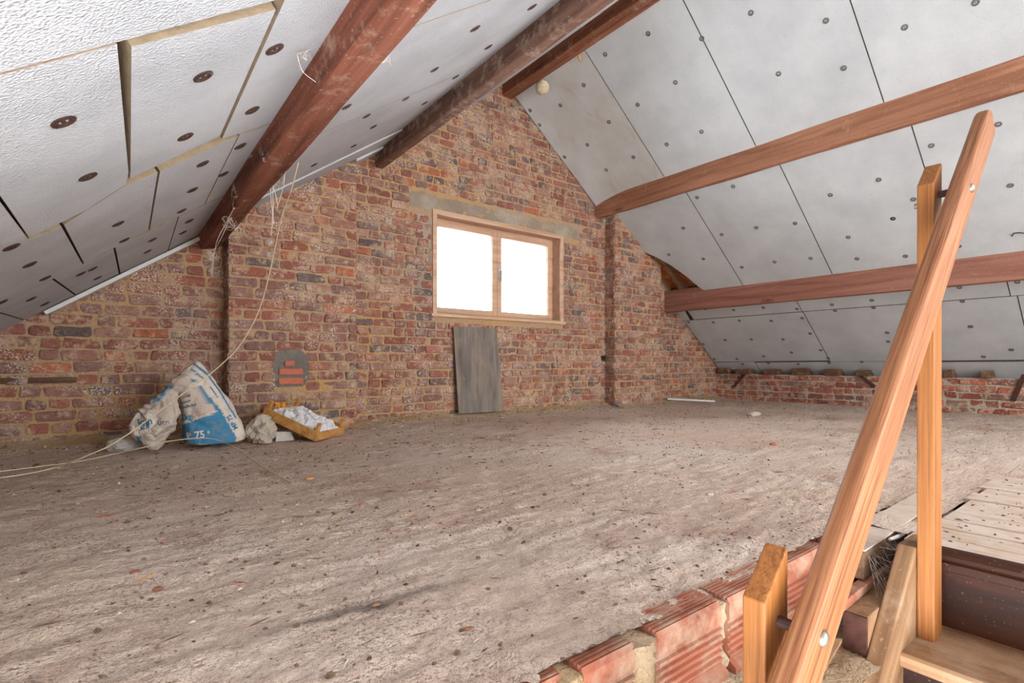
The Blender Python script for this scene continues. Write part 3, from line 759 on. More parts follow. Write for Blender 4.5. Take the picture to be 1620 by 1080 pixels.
beam('roof_purlin', 'reddish-brown purlin low on the right slope above the knee wall', [(5.52, 1.112), (5.435, 1.112), (5.435, 1.38), (5.52, 1.32)], Y0, Y1, M['beam_pink'], 53, .003, .005)

# rafter feet on the knee wall, rusty straps
feet = [(1137, 1155), (1167, 1190), (1210, 1233), (1254, 1280), (1306, 1331), (1355, 1377), (1430, 1447), (1493, 1510), (1551, 1572)]
def kneeY(px_):
    d = _F+_Rt*((px_-810)/815); return KX/d.x*d.y
rf = random.Random(9)
for k, (a, b) in enumerate(feet):
    ya, yb = kneeY(b), kneeY(a)
    m = MB(); zt = .415+rf.uniform(-.008, .008); xf = KX-.035-rf.uniform(0, .02)
    m.prism([Vector((xf, ya, .335)), Vector((xf, yb, .335)), Vector((xf, yb-.006, zt-.008)), Vector((xf, ya+.006, zt-.004))], (.16, 0, 0))
    o = m.build('rafter_foot', M['joist'], bevel=.005, seg=1)
    tag(o, ['first', 'second', 'third', 'fourth', 'fifth', 'sixth', 'seventh', 'eighth', 'ninth'][k]+' dark sawn rafter end on the knee wall counted from the gable', 'rafter end', 'rafter ends along the knee wall')
def strap(p, q, label, wd=.02):
    (a, b), (c, d) = p, q
    def on(px_, py_):
        r = _F+_Rt*((px_-810)/815)+Vector((0, 0, (574-py_)/815)); t = (KX-.022)/r.x; return Vector((KX-.022, r.y*t, EYE+r.z*t))
    A, B = on(a, b), on(c, d); m = MB(); t = (B-A).normalized(); s = t.cross(Vector((1, 0, 0))).normalized()*wd/2
    A2 = A-t*.02+Vector((-.01, 0, 0))
    m.prism([A2-s, A2+s, B+s, B-s], (.03, 0, 0)); tag(m.build('iron_strap', M['iron'], bevel=.002, seg=1), label, 'strap')
strap((1176, 594), (1160, 612), 'rusty iron strap slanting towards the gable wall corner')
strap((1357, 591), (1384, 611), 'rusty iron strap slanting across the middle of the knee wall')
strap((1619, 596), (1602, 634), 'long dark rusty iron strap reaching down the knee wall', .035)

# ------------------------------------------------------------------ window
win = new_mesh('window_1', [], [], None); tag(win, 'two-leaf wooden window with white blown-out daylight', kind='structure')
def wpart(name, boxes, mat, par, bevel=.003):
    m = MB()
    for b in boxes: m.box(*b)
    return m.build(name, mat, par, bevel=bevel, seg=2)
cw = .042
def mitre(name, pts, d, mat, par):
    m = MB(); m.prism(pts, d); return m.build(name, mat, par, bevel=.003, seg=2)
yc = YG-.016
for (a, b, c, d) in (((WX0, WZ1), (WX1, WZ1), (WX1-cw, WZ1-cw), (WX0+cw, WZ1-cw)), ((WX0, WZ0-.02), (WX0, WZ1), (WX0+cw, WZ1-cw), (WX0+cw, WZ0-.02)), ((WX1, WZ1), (WX1, WZ0-.02), (WX1-cw, WZ0-.02), (WX1-cw, WZ1-cw))):
    mitre('casing', [Vector((p[0], yc, p[1])) for p in (a, b, c, d)], (0, .02, 0), M['window_wood'], win)
ix0, ix1, iz0, iz1 = WX0+cw-.006, WX1-cw+.006, WZ0+.012, WZ1-cw+.006
wpart('sill', [(WX0-.02, WX1+.02, YG-.03, YG+.20, WZ0-.012, WZ0+.014)], M['window_wood'], win)
wpart('lining', [(ix0-.015, ix0, YG+.002, YG+.3, iz0, iz1)], M['window_wood'], win); wpart('lining', [(ix1, ix1+.015, YG+.002, YG+.3, iz0, iz1)], M['window_wood'], win); wpart('lining', [(ix0-.015, ix1+.015, YG+.002, YG+.3, iz1, iz1+.015)], M['window_wood'], win)
FY = YG+.115
fb = .03
wpart('outer_frame', [(ix0, ix0+fb, FY, FY+.06, iz0, iz1), (ix1-fb, ix1, FY, FY+.06, iz0, iz1), (ix0+fb, ix1-fb, FY, FY+.06, iz1-fb, iz1), (ix0+fb, ix1-fb, FY, FY+.06, iz0, iz0+fb)], M['window_wood'], win)
mid = (ix0+ix1)/2; sw = .052
for k, (a, b) in enumerate(((ix0+fb-.008, mid-.001), (mid+.001, ix1-fb+.008))):
    z0, z1 = iz0+fb-.008, iz1-fb+.008
    s = wpart('sash', [(a, a+sw, FY-.012, FY+.045, z0, z1), (b-sw, b, FY-.012, FY+.045, z0, z1), (a+sw, b-sw, FY-.011, FY+.044, z1-sw, z1), (a+sw, b-sw, FY-.011, FY+.044, z0, z0+sw)], M['window_wood'], win)
    wpart('pane', [(a+sw-.006, b-sw+.006, FY+.014, FY+.02, z0+sw-.006, z1-sw+.006)], M['glass'], s, 0)
    if k: 
        m = MB(); hx = a+.024; hz = (z0+z1)/2
        m.box(hx-.014, hx+.014, FY-.022, FY-.011, hz-.035, hz+.05)
        m.box(hx-.008, hx+.008, FY-.05, FY-.02, hz+.022, hz+.038); m.box(hx-.010, hx+.010, FY-.056, FY-.042, hz-.075, hz+.036)
        tag(m.build('handle', M['white_lacquer'], s, bevel=.003), 'white lever handle')
# frame of the added rear window that lets in fill daylight
w2 = wpart('window_rear_fill', [(bx0, bx0+.06, -4.72, -4.66, bz0, bz1), (bx1-.06, bx1, -4.72, -4.66, bz0, bz1), (bx0, bx1, -4.72, -4.66, bz1-.06, bz1), (bx0, bx1, -4.72, -4.66, bz0, bz0+.06), (2.97, 3.03, -4.72, -4.66, bz0, bz1)], M['window_wood'], None); tag(w2, 'unseen rear gable window added for fill daylight', kind='structure')

# ------------------------------------------------------------------ stair, railing
def pt(px_, py_, Y):
    """point of the room seen at a picture position, at distance Y along the room (set-out aid)"""
    d = _F+_Rt*((px_-810)/815)+Vector((0, 0, (574-py_)/815)); t = Y/d.y
    return Vector((d.x*t, Y, EYE+d.z*t))
st = thing('staircase', 'steep wooden stair with dusty treads rising to the attic landing', 'staircase', (1.0, 0, -2.0))
RUN, RISE = .227, .20
# landing nosing
m = MB(); prof = [(1.72, 0.0), (1.70, 0.0), (1.690, -.004), (1.684, -.014), (1.686, -.024), (1.694, -.032), (1.72, -.034)]
m.loft([[Vector((x, y, z)) for x, z in prof] for y in (-.62, .425)]); m.build('nosing', M['varnish'], st)
m = MB(); m.box(1.700, 1.722, -.62, .43, -RISE-.01, -.03); m.build('riser', M['varnish'], st)
m = MB(); m.box(1.690, 1.702, -.62, .43, -.056, -.032); m.build('moulding', M['varnish'], st, bevel=.004)
for k in range(1, 8):
    xn = 1.685-RUN*k; z = -RISE*k
    m = MB(); prof = [(xn+RUN+.035, z), (xn+.008, z), (xn+.001, z-.006), (xn, z-.018), (xn+.003, z-.032), (xn+.012, z-.036), (xn+RUN+.035, z-.036)]
    m.loft([[Vector((x, y, q)) for x, q in prof] for y in (-.62, .405)]); m.build('tread', M['tread'], st)
    m = MB(); m.box(xn+.022, xn+.040, -.62, .405, z-RISE, z-.034); m.build('riser', M['varnish'], st)
for (ya, yb) in ((.403, .441), (-.66, -.62)):
    m = MB(); sl = 1.1
    m.prism([Vector((x, ya, z)) for x, z in ((1.575, .022), (1.70, .022), (1.70, -.30), (-.1, -2.0), (-.35, -2.0), (-.30, -2.0+.14))], (0, yb-ya, 0))
    m.build('stringer', M['string_wood'], st, bevel=.004)

ml = .97; dv = Vector((1, 0, ml)).normalized(); nv = Vector((-ml, 0, 1)).normalized()
rail = thing('stair_railing', 'orange pine handrail bolted to two square posts beside the stair', 'railing', (1.61, .385, -.2))
def post(x0, x1, zb, zt0, zt1):
    m = MB(); m.prism([Vector((x, .367, z)) for x, z in ((x0, zb), (x1, zb), (x1, zt1), (x0, zt0))], (0, .035, 0))
    return m.build('post', M['pine'], rail, bevel=.0035, seg=3)
post(1.577, 1.642, -.203, .919, .982); post(.744, .8145, -.803, .132, .198)
B0 = Vector((1.613, 0, .896))
sec = []
y0, y1, n0, n1 = .306, .342, -.041, .033
for (cy, cn, a0, r) in ((y1-.012, n1-.012, 0, .012), (y0+.012, n1-.012, 90, .012), (y0+.006, n0+.006, 180, .006), (y1-.006, n0+.006, 270, .006)):
    for k in range(5):
        a = math.radians(a0+k*22.5); sec.append((cy+r*math.cos(a), cn+r*math.sin(a)))
rings = []
for s, k in ((-1.75, 1), (-.5, 1), (.28, 1), (.322, 1), (.334, .96), (.341, .84)):
    rings.append([B0+dv*s+Vector((0, (y0+y1)/2+(a-(y0+y1)/2)*k, 0))+nv*((n0+n1)/2+(b-(n0+n1)/2)*k) for a, b in sec])
m = MB(); m.loft(rings); m.build('handrail', M['pine_rail'], rail)
for bx, bz in ((1.613, .896), (.784, .095)):
    m = MB(); m.tube([(bx, .335, bz), (bx, .372, bz)], .0085, 12); m.build('spacer', M['bolt'], rail)
    m = MB(); n = 14
    m.loft([[Vector((bx+r*math.cos(k*2*PI/n), y, bz+r*math.sin(k*2*PI/n))) for k in range(n)] for y, r in ((.309, .0115), (.3045, .0115), (.3015, .009), (.2995, .005), (.299, .0008))])
    m.build('bolt_head', M['steel'], rail, True)
m = MB(); m.tube([(1.60, .40, .875), (1.60, .412, .875)], .007, 8); m.build('bolt_nut', M['steel'], rail)

# trench beside the stair: dust bed, trimmer timber, offcuts
V, Fc = [], []; xs = breaks(.30, 1.42, .02); yy = breaks(.41, .64, .02)
for x in xs:
    for y in yy: V.append((x, y, -.165-.03*max(0, min(1, (x-1.0)/.25))+.02*fbm(x*9, y*9, 3, 4)+.03*max(0, (y-.56)/.06)))
k = len(yy); Fc = [(i*k+j, (i+1)*k+j, (i+1)*k+j+1, i*k+j+1) for i in range(len(xs)-1) for j in range(k-1)]
new_mesh('dust_bed', V, Fc, M['sand'], floor, True)
m = MB(); m.box(-.62, 2.40, .44, .60, -2.2, -.22); m.build('stairwell_side', M['sand'], floor)
m = MB(); m.prism([Vector(p) for p in ((1.52, .497, -.078), (2.34, .52, -.078), (2.34, .60, -.078), (1.52, .578, -.078))], (0, 0, .074)); tj = m.build('trimmer_joist', M['joist'], bevel=.004)
tag(tj, 'dark trimmer timber with a dusty top along the slab edge', 'beam')
m = MB(); m.prism([Vector(p) for p in ((1.522, .495, -.0035), (2.34, .519, -.0035), (2.34, .60, -.0035), (1.522, .579, -.0035))], (0, 0, .0042)); m.build('dust_layer', M['plank'], tj)
m = MB(); m.prism([Vector(p) for p in ((1.22, .478, -.103), (1.80, .496, -.103), (1.80, .518, -.103), (1.22, .508, -.103))], (0, 0, .022)); tag(m.build('clay_strip', M['clay'], bevel=.002, seg=1), 'thin terracotta strip lying under the dark trimmer timber', 'strip')
m = MB(); m.box(1.375, 2.0, .442, .492, -.20, -.105); ob = m.build('support_board', M['string_wood'], bevel=.003); tag(ob, 'dusty board lying between stair string and trimmer timber', 'board')
m = MB(); m.box(1.368, 1.376, .442, .491, -.195, -.108); m.build('rusty_end_plate', M['iron'], ob)
m = MB(); m.prism([Vector(p) for p in ((1.12, .478, -.192), (1.135, .460, -.192), (1.30, .468, -.150), (1.275, .490, -.150))], (0, 0, .008)); tag(m.build('wood_splinter', M['string_wood']), 'small wedge of wood leaning in the dusty trench', 'splinter')

# ------------------------------------------------------------------ leaning board
m = MB(); bl_, br_, tr_, tl_ = pt(724.5, 654, 3.885), pt(795, 650, 3.885), pt(784.5, 519, 3.925), pt(716, 517, 3.925)
m.prism([bl_, br_, tr_, tl_], (0, -.016, 0)); tag(m.build('wooden_board', M['ply'], bevel=.002, seg=1), 'weathered grey wooden board leaning on the brick wall under the window', 'board')

# ------------------------------------------------------------------ sacks
def in_poly(p, poly): return inside(p[0], p[1], poly)
def band(p, path, wd):
    for (a, b) in zip(path[:-1], path[1:]):
        ax, ay = a; bx_, by_ = b; L2 = (bx_-ax)**2+(by_-ay)**2
        t = max(0, min(1, ((p[0]-ax)*(bx_-ax)+(p[1]-ay)*(by_-ay))/L2))
        if math.hypot(p[0]-ax-t*(bx_-ax), p[1]-ay-t*(by_-ay)) < wd: return True
    return False
def crumple(p, s, k):
    return k*(abs(noise.noise(p*s))-.22)+k*.45*(abs(noise.noise(p*s*2.3+Vector((5, 2, 1))))-.22)
def print_cols(o, fn):
    at = o.data.color_attributes.new('bcol', 'FLOAT_COLOR', 'POINT'); c = []
    for v in o.data.vertices: c += list(fn(v.co))
    at.data.foreach_set('color', c)
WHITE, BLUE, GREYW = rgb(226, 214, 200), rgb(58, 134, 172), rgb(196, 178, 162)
SY = 3.40
sack = thing('plaster_sack', 'white and blue printed plaster sack standing against the brick pier', 'sack', (.46, SY, 0))
rows = [(699, 300, 378), (697, 292, 387), (690, 289, 389), (675, 289, 384), (655, 289, 375), (640, 287, 367), (625, 283, 357), (612, 276, 348), (602, 277, 341), (592, 284, 333), (582, 296, 325), (574, 306, 319), (570, 310, 316)]
rings = []; NS = 130; cur = []
for i in range(len(rows)-1):
    for k in range(11):
        t = k/11; cur.append([rows[i][q]*(1-t)+rows[i+1][q]*t for q in range(3)])
cur.append(list(rows[-1]))
for q, (py_, xl, xr) in enumerate(cur):
    a, b = pt(xl, py_, SY), pt(xr, py_, SY); v = q/(len(cur)-1); dep = .105*(1-v)**.7+.012
    c = (a+b)/2; hw = (b.x-a.x)/2; ring = []
    if q == 0: dep *= .75
    zz = max(c.z, 0.004) if q < 6 else c.z
    for k in range(NS):
        th = 2*PI*k/NS; cx_, sy_ = math.cos(th), math.sin(th)
        ex = abs(cx_)**.55*(1 if cx_ > 0 else -1); ey = abs(sy_)**.75*(1 if sy_ > 0 else -1)
        # gusset fold towards the right
        yoff = ey*dep*(1-.25*max(0, ex))-.03*ex*(1-v)
        p = Vector((c.x+hw*ex, SY+.03+yoff+.02*v, zz))
        d = crumple(p, 9, .030*(1 if q > 5 else .3)); p += Vector((cx_*.6, sy_, 0))*d
        if q < 4: p.z = max(p.z, .003)
        ring.append(p)
    rings.append(ring)
m = MB(); m.loft(rings); so = m.build('sack_body', M['sack'], sack, True)
BL_AREA = [(284, 673), (338, 654), (349, 646), (353, 655), (374, 692), (372, 702), (284, 702)]
def sack_col(co):
    q = project(co); p = (q[0], q[1])
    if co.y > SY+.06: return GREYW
    if in_poly(p, BL_AREA): return BLUE
    if band(p, [(314, 610), (324, 622), (340, 642), (351, 655)], 2.6): return BLUE
    if band(p, [(279, 590), (290, 597), (311, 604)], 2.2): return BLUE
    if band(p, [(308, 576), (328, 592)], 1.9) or band(p, [(303, 584), (321, 598)], 1.3): return BLUE
    if band(p, [(328, 592), (348, 619), (362, 643), (373, 660)], 1.4): return BLUE
    if band(p, [(333, 612), (344, 628)], .9): return BLUE
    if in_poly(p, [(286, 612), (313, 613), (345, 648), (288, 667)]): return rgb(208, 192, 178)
    return WHITE
print_cols(so, sack_col)
from mathutils.bvhtree import BVHTree
def lettering(o, parent, txt, px_, py_, size, ang, mat, name='lettering', shear=0, bold=.012, sx=1.0, lift=.0025):
    """flat print laid on the sack: text outline dropped onto the surface along Y"""
    cu = bpy.data.curves.new('t', 'FONT'); cu.body = txt; cu.size = 1; cu.offset = bold; cu.shear = shear; cu.resolution_u = 3
    to = bpy.data.objects.new('t', cu); COL.objects.link(to)
    me = to.to_mesh(); bm = bmesh.new(); bm.from_mesh(me); to.to_mesh_clear(); bpy.data.objects.remove(to)
    bmesh.ops.triangulate(bm, faces=bm.faces)
    bmesh.ops.subdivide_edges(bm, edges=[e for e in bm.edges if e.calc_length() > .25], cuts=2, use_grid_fill=False)
    bm.verts.ensure_lookup_table()
    tree = BVHTree.FromPolygons([v.co.copy() for v in o.data.vertices], [tuple(p.vertices) for p in o.data.polygons])
    ca, sa = math.cos(math.radians(ang)), math.sin(math.radians(ang)); idx = {}; V = []
    for v in bm.verts:
        x, y = v.co.x*size*sx, v.co.y*size
        p = pt(px_+x*ca-y*sa, py_-x*sa-y*ca, SY-.06)
        h = tree.ray_cast(Vector((p.x, SY-.6, p.z)), Vector((0, 1, 0)))
        yy = h[0].y if h[0] is not None else SY
        V.append((p.x, yy-lift, p.z))
    Fs = [tuple(v.index for v in f.verts) for f in bm.faces]; bm.free()
    return new_mesh(name, V, Fs, mat, parent)
lettering(so, so, '75', 309, 694, 16, 9, M['white_ink'], bold=.03)
lettering(so, so, '\u00ae', 328, 686, 6, 9, M['white_ink'])
lettering(so, so, 'P', 297, 695, 13, 9, M['white_ink'], bold=.03)
lettering(so, so, '2kg', 289, 667, 13, 14, M['blue_ink'], bold=.03, sx=.9)
lettering(so, so, 'putzgi', 290, 631, 5.5, 22, M['slate_ink'], shear=.2)
lettering(so, so, 'outzgi', 289, 640, 6, 18, M['slate_ink'], shear=.2, bold=.02)
lettering(so, so, 'ine/Robot', 289, 648, 6.5, 16, M['slate_ink'], shear=.2, bold=.02, sx=.9)
lettering(so, so, 'MP 75', 377, 677, 11, 119, M['blue_ink'], bold=.03, sx=.9)

sack2 = thing('crumpled_sack', 'crumpled empty white sack slumped beside the standing plaster sack', 'sack', (.18, 3.38, 0))
sp = catmull([(207, 668, 10), (222, 676, 22), (240, 676, 30), (256, 656, 27), (266, 634, 17), (274, 618, 12), (288, 606, 11), (300, 598, 7)], 7)
rings = []; NS = 44
for i, s in enumerate(sp):
    t = (sp[min(i+1, len(sp)-1)]-sp[max(i-1, 0)]); t = Vector((t.x, t.y)).normalized(); nn = Vector((-t.y, t.x))
    c0 = pt(s.x, s.y, 3.36); r = s.z/262; ring = []
    for k in range(NS):
        th = 2*PI*k/NS; a = math.cos(th)*s.z; b = math.sin(th)
        p = pt(s.x+nn.x*a, s.y+nn.y*a, 3.36); p.y += b*r*.85
        p += (p-c0).normalized()*crumple(p, 12, .045)
        p.z = max(p.z, .006+.01*abs(nz(p.x*30, p.y*30)))
        ring.append(p)
    rings.append(ring)
m = MB(); m.loft(rings); s2 = m.build('sack_body', M['sack'], sack2)
def s2_col(co):
    q = project(co); p = (q[0], q[1])
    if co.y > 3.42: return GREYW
    if band(p, [(247, 630), (256, 618)], 7) and not band(p, [(247, 632), (254, 618)], 1.6): return BLUE
    if band(p, [(262, 612), (270, 612)], 3) or band(p, [(220, 692), (223, 702)], 3): return BLUE
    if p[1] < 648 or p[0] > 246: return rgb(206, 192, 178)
    return WHITE
print_cols(s2, s2_col)
lettering(s2, s2, 'knn', 219, 673, 15, 14, M['blue_ink'], bold=.03)
lettering(s2, s2, 'AUF', 222, 679, 8, 16, M['blue_ink'], bold=.03)
lettering(s2, s2, 'UT75', 248, 670, 8, 4, M['slate_ink'])

# ------------------------------------------------------------------ rubble lump, block, crate
def lump(name, c, rad, seed, mat, k=.35, sub=4, smooth=False, parent=None, flat=0.0, s=2.2):
    bm = bmesh.new(); bmesh.ops.create_icosphere(bm, subdivisions=sub, radius=1); off = Vector((seed*3.7, seed*1.3, 2))
    for v in bm.verts:
        p = v.co.copy(); d = 1+k*noise.noise(p*s+off)+k*.5*(abs(noise.noise(p*s*2.3+off))-.2)+k*.2*noise.noise(p*s*5+off)
        v.co = Vector((p.x*rad[0], p.y*rad[1], p.z*rad[2]))*d+Vector(c)
        if v.co.z < flat: v.co.z = flat
    o = new_mesh(name, [v.co for v in bm.verts], [tuple(v.index for v in f.verts) for f in bm.faces], mat, parent, smooth); bm.free(); return o
p = pt(411, 685, 3.40); tag(lump('rubble_lump', (p.x+.008, 3.397, .066), (.078, .092, .089), 4, M['rubble'], .4, 4), 'pale knobbly lump of plaster rubble between sack and wooden crate', 'rubble')
p0, p1 = pt(436, 697, 3.37), pt(466, 697, 3.37)
m = MB(); m.prism([Vector((p0.x, 3.37, -.002)), Vector((p1.x, 3.37, -.002)), Vector((p1.x-.02, 3.37, .055)), Vector((p0.x+.004, 3.37, .058))], (0, .08, 0)); tag(m.build('stone_block', M['block'], bevel=.004), 'small grey-white block lying under the tilted wooden crate', 'block')
p = pt(196, 683, 3.5); tag(lump('stone', (p.x, 3.52, .035), (.075, .06, .045), 9, M['block'], .3, 3), 'grey stone behind the crumpled sack at the wall foot', 'stone')
# crate: origin at the low front corner, tilted up onto the rubble
crate = thing('fruit_crate', 'flat wooden crate full of crumpled white paper resting on rubble', 'crate', (.955, 3.2, 0))
eS = Vector((.77, .64, 0)).normalized(); eL = Vector((-.64, .77, 0)); eL = (eL*.93+Vector((0, 0, .37))).normalized(); eU = eS.cross(eL)
if eU.z < 0: eU = -eU
O = Vector((.955, 3.2, .006)); LL, LS, HH = .40, .31, .058
def cbox(name, s0, s1, l0, l1, u0, u1, mat=None, par=None, bev=.0015):
    m = MB(); vs = [O+eS*a+eL*b+eU*c for c in (u0, u1) for b in (l0, l1) for a in (s0, s1)]
    m.add(vs, [(0, 2, 3, 1), (4, 5, 7, 6), (0, 1, 5, 4), (2, 6, 7, 3), (0, 4, 6, 2), (1, 3, 7, 5)])
    return m.build(name, mat or M['crate'], par or crate, bevel=bev, seg=1)
cbox('side_slat', 0, .009, 0, LL, 0, HH); cbox('side_slat', LS-.009, LS, 0, LL, 0, HH)
cbox('end_slat', .009, LS-.009, 0, .009, 0, HH*.92); cbox('end_slat', .009, LS-.009, LL-.009, LL, 0, HH*.92)
for i in range(5): cbox('bottom_slat', .004+i*.061, .004+i*.061+.054, .004, LL-.004, -.005, .002)
for a in (.009, LS-.031):
    for b in (.009, LL-.031): cbox('corner_post', a, a+.022, b, b+.022, 0, HH+.048)
# papers
V = []; n = 26
for i in range(n):
    for k in range(n):
        a, b = i/(n-1), k/(n-1); pa = O+eS*(.012+a*(LS-.024))+eL*(.012+b*(LL-.024))
        h = .035+.05*math.sin(PI*a)**.5*math.sin(PI*b)**.5+.05*(abs(nz(a*5, b*5, 3))-.15)+.03*(abs(nz(a*12, b*12, 8))-.2)
        cs = .012+a*(LS-.024)+.012*nz(a*9, b*9, 1); cl = .012+b*(LL-.024)+.012*nz(a*9, b*9, 5)
        cs = min(max(cs, .0105), LS-.0105); cl = min(max(cl, .0105), LL-.0105)
        ds, dl = min(cs, LS-cs), min(cl, LL-cl)
        if ds < .036 and dl < .036:          # slide off the post along the nearer side
            if ds > dl: cs = .036 if cs < LS/2 else LS-.036
            else: cl = .036 if cl < LL/2 else LL-.036
        V.append(O+eS*cs+eL*cl+eU*max(h, .008))
top = V; bot = [v-eU*.004 for v in V]
Fs = []
for i in range(n-1):
    for k in range(n-1):
        q = (i*n+k, (i+1)*n+k, (i+1)*n+k+1, i*n+k+1); cc = sum((top[x] for x in q), Vector())/4-O
        if min(cc.dot(eS), LS-cc.dot(eS)) < .041 and min(cc.dot(eL), LL-cc.dot(eL)) < .041: continue      # corner posts stand here
        Fs.append(q); Fs.append(tuple(x+n*n for x in reversed(q)))
tag(new_mesh('crumpled_paper', top+bot, Fs, M['rag']), 'crumpled white paper heaped in the wooden crate', 'paper')
bm_ = MB()
c0 = O+eS*.045+eL*(LL-.075)+eU*.085; rp = random.Random(3)
for k in range(7):
    a = Vector((rp.uniform(-1, 1), rp.uniform(-1, 1), rp.uniform(.1, 1))).normalized(); b = a.orthogonal().normalized()
    L1, W1 = rp.uniform(.03, .05), rp.uniform(.012, .018)
    bm_.prism([c0-b*W1*.4, c0+a*L1*.6-b*W1, c0+a*L1, c0+a*L1*.6+b*W1, c0+b*W1*.4], a.cross(b)*.003)
bm_.build('artificial_flower', M['orange']); tag(bpy.data.objects['artificial_flower'], 'bright orange scrap of petals on the crate papers', 'scrap')
m = MB(); m.tube([O+eL*(LL-.06)+eS*.0045+eU*(HH-.012), O+eL*(LL-.075)+eS*.012+eU*(HH+.055)], .0018, 6); m.build('wire', M['cord'], crate)

# ------------------------------------------------------------------ lath, ball, cords
m = MB(); a, b = Vector((5.38, 3.86, .03)), Vector((5.70, 3.42, .012)); u = (b-a).normalized(); s = u.cross(Vector((0, 0, 1))).normalized()*.02
m.prism([a-s, a+s, b+s, b-s], (0, 0, .02)); tag(m.build('floor_lath', M['white_lacquer'], bevel=.002, seg=1), 'white painted lath lying on the floor at the right pier foot', 'lath')
ball = lump('paper_ball', (3.06, 3.53, 2.972), (.062, .062, .062), 2, M['paper_ball'], .05, 4, True, flat=-9); tag(ball, 'small pale speckled ball stuck under the ridge beam', 'ball')
m = MB(); m.tube([(3.045, 3.05, 3.03), (3.06, 3.05, 2.985)], [.012, .008], 8); tag(m.build('wooden_peg', M['crate']), 'tiny pale peg under the ridge beam', 'peg')
m = MB()
x, y = ray_to_slope('L', 472, 256)
path = catmull([Vector((x, y, LX(x)-.002)), pt(461, 300, 2.98), pt(445, 345, 3.16), pt(428, 425, 3.30), pt(410, 490, 3.26), pt(380, 545, 3.22), pt(340, 585, 3.18), pt(290, 622, 3.12), pt(240, 659, 3.02), pt(205, 685, 2.92)], 10)
r0 = []
path.append(pt(170, 707, 2.945)); path.append(pt(120, 728, 2.96))
for (a_, b_) in ((80, 742), (30, 752), (-30, 760)):
    d = _F+_Rt*((a_-810)/815)+Vector((0, 0, (574-b_)/815)); t = (.006-EYE)/d.z; r0.append(Vector((d.x*t, d.y*t, .008)))
path = path+catmull([path[-1]]+r0, 6)[1:]
m.tube(path, .0032, 6); tag(m.build('hanging_cord', M['cord'], smooth=True), 'cream cord hanging from the left slope down to the floor', 'cord')
m = MB(); P = []
for (a_, b_, h) in ((-20, 748, .006), (60, 738, .006), (128, 729, .006), (180, 718, .024), (229, 707, .056), (272, 697, .075), (330, 693, .074), (369, 706, .044), (408, 733, .010), (440, 752, .005), (462, 764, .005)):
    d = _F+_Rt*((a_-810)/815)+Vector((0, 0, (574-b_)/815)); t = (h-EYE)/d.z; P.append(Vector((d.x*t, d.y*t, h)))
m.tube(catmull(P, 7), .0024, 6); tag(m.build('loose_cord', M['cord'], smooth=True), 'thin cream cord looping over the floor before the sacks', 'cord')

m = MB(); wp = []
for (a_, b_) in ((1601, 373), (1604, 368), (1612, 367), (1630, 369)):
    x, y = ray_to_slope('R', a_, b_); wp.append(Vector((x, y, RX(x)))-NR*.006)
m.tube(wp, .004, 6); tag(m.build('bent_wire', M['screw']), 'bent dark wire stub on the right foam boards above the low purlin', 'wire')
# ------------------------------------------------------------------ cobwebs
def strands(paths, r): 
    mm = MB()
    for p in paths: mm.tube(catmull(p, 6), r, 4)
    return mm
rc = random.Random(4)
def fluff(px_, py_, Y, n, sp_, mm, r=.0007):
    for _ in range(n):
        a = pt(px_+rc.uniform(-sp_, sp_), py_+rc.uniform(-sp_, sp_), Y+rc.uniform(-.03, .03)); b = pt(px_+rc.uniform(-sp_, sp_), py_+rc.uniform(-sp_, sp_), Y+rc.uniform(-.03, .03))
        c = (a+b)/2+Vector((rc.uniform(-.01, .01), 0, rc.uniform(-.02, .01))); mm.tube(catmull([a, c, b], 4), r, 3)
mm = strands([[pt(430, 270, 2.72), pt(432, 330, 2.75), pt(429, 372, 2.75)], [pt(452, 240, 2.4), pt(449, 290, 2.5), pt(438, 330, 2.6)], [pt(425, 265, 2.65), pt(440, 325, 2.7)], [pt(466, 205, 2.05), pt(456, 255, 2.15), pt(446, 292, 2.3)],
              [pt(338, 400, 3.4), pt(336, 420, 3.4), pt(335, 436, 3.4)], [pt(366, 340, 3.0), pt(352, 372, 3.15), pt(340, 395, 3.3)], [pt(436, 255, 2.55), pt(428, 300, 2.6), pt(433, 350, 2.7)], [pt(380, 310, 2.7), pt(362, 345, 2.9), pt(342, 385, 3.1), pt(337, 430, 3.4)]], .0016)
for (a, b, Y, n, s) in ((482, 84, 1.37, 26, 7), (436, 290, 2.7, 14, 9), (362, 352, 3.0, 22, 12), (338, 405, 3.4, 16, 9), (430, 240, 2.1, 16, 16), (560, 128, 1.7, 14, 10), (615, 350, 3.85, 20, 6), (618, 400, 3.86, 40, 8), (612, 425, 3.86, 12, 5), (424, 402, 3.55, 30, 4), (427, 382, 3.55, 30, 4), (410, 235, 2.25, 20, 14), (380, 300, 2.65, 24, 14), (610, 95, 1.4, 10, 10), (455, 215, 2.0, 12, 12), (429, 385, 3.0, 10, 5)): fluff(a, b, Y, n, s, mm)
for p in ([pt(470, 85, 1.33), pt(478, 112, 1.34), pt(500, 130, 1.36)], [pt(470, 85, 1.33), pt(492, 78, 1.34), pt(508, 66, 1.35)]): mm.tube(catmull(p, 6), .0007, 4)
def keep_in_room(mm):
    eye = Vector((0, 0, EYE)); prl = bpy.data.objects['roof_purlin']
    bt = BVHTree.FromPolygons([v.co.copy() for v in prl.data.vertices], [tuple(p.vertices) for p in prl.data.polygons])
    for v in mm.v:
        z = LX(v.x)-.005
        if v.z > z: v.z = z
        q, nn, _i, d = bt.find_nearest(v)
        if d is not None and d < .15 and (v-q).dot(nn) < 0: v += (q-v)+nn*.0012      # out onto the face of the purlin
        z = LX(v.x)-.005
        if v.z > z: v.z = z
keep_in_room(mm)
tag(mm.build('cobweb', M['web']), 'white cobweb threads trailing from the heavy left purlin', 'cobweb', kind='stuff')
mm = MB()
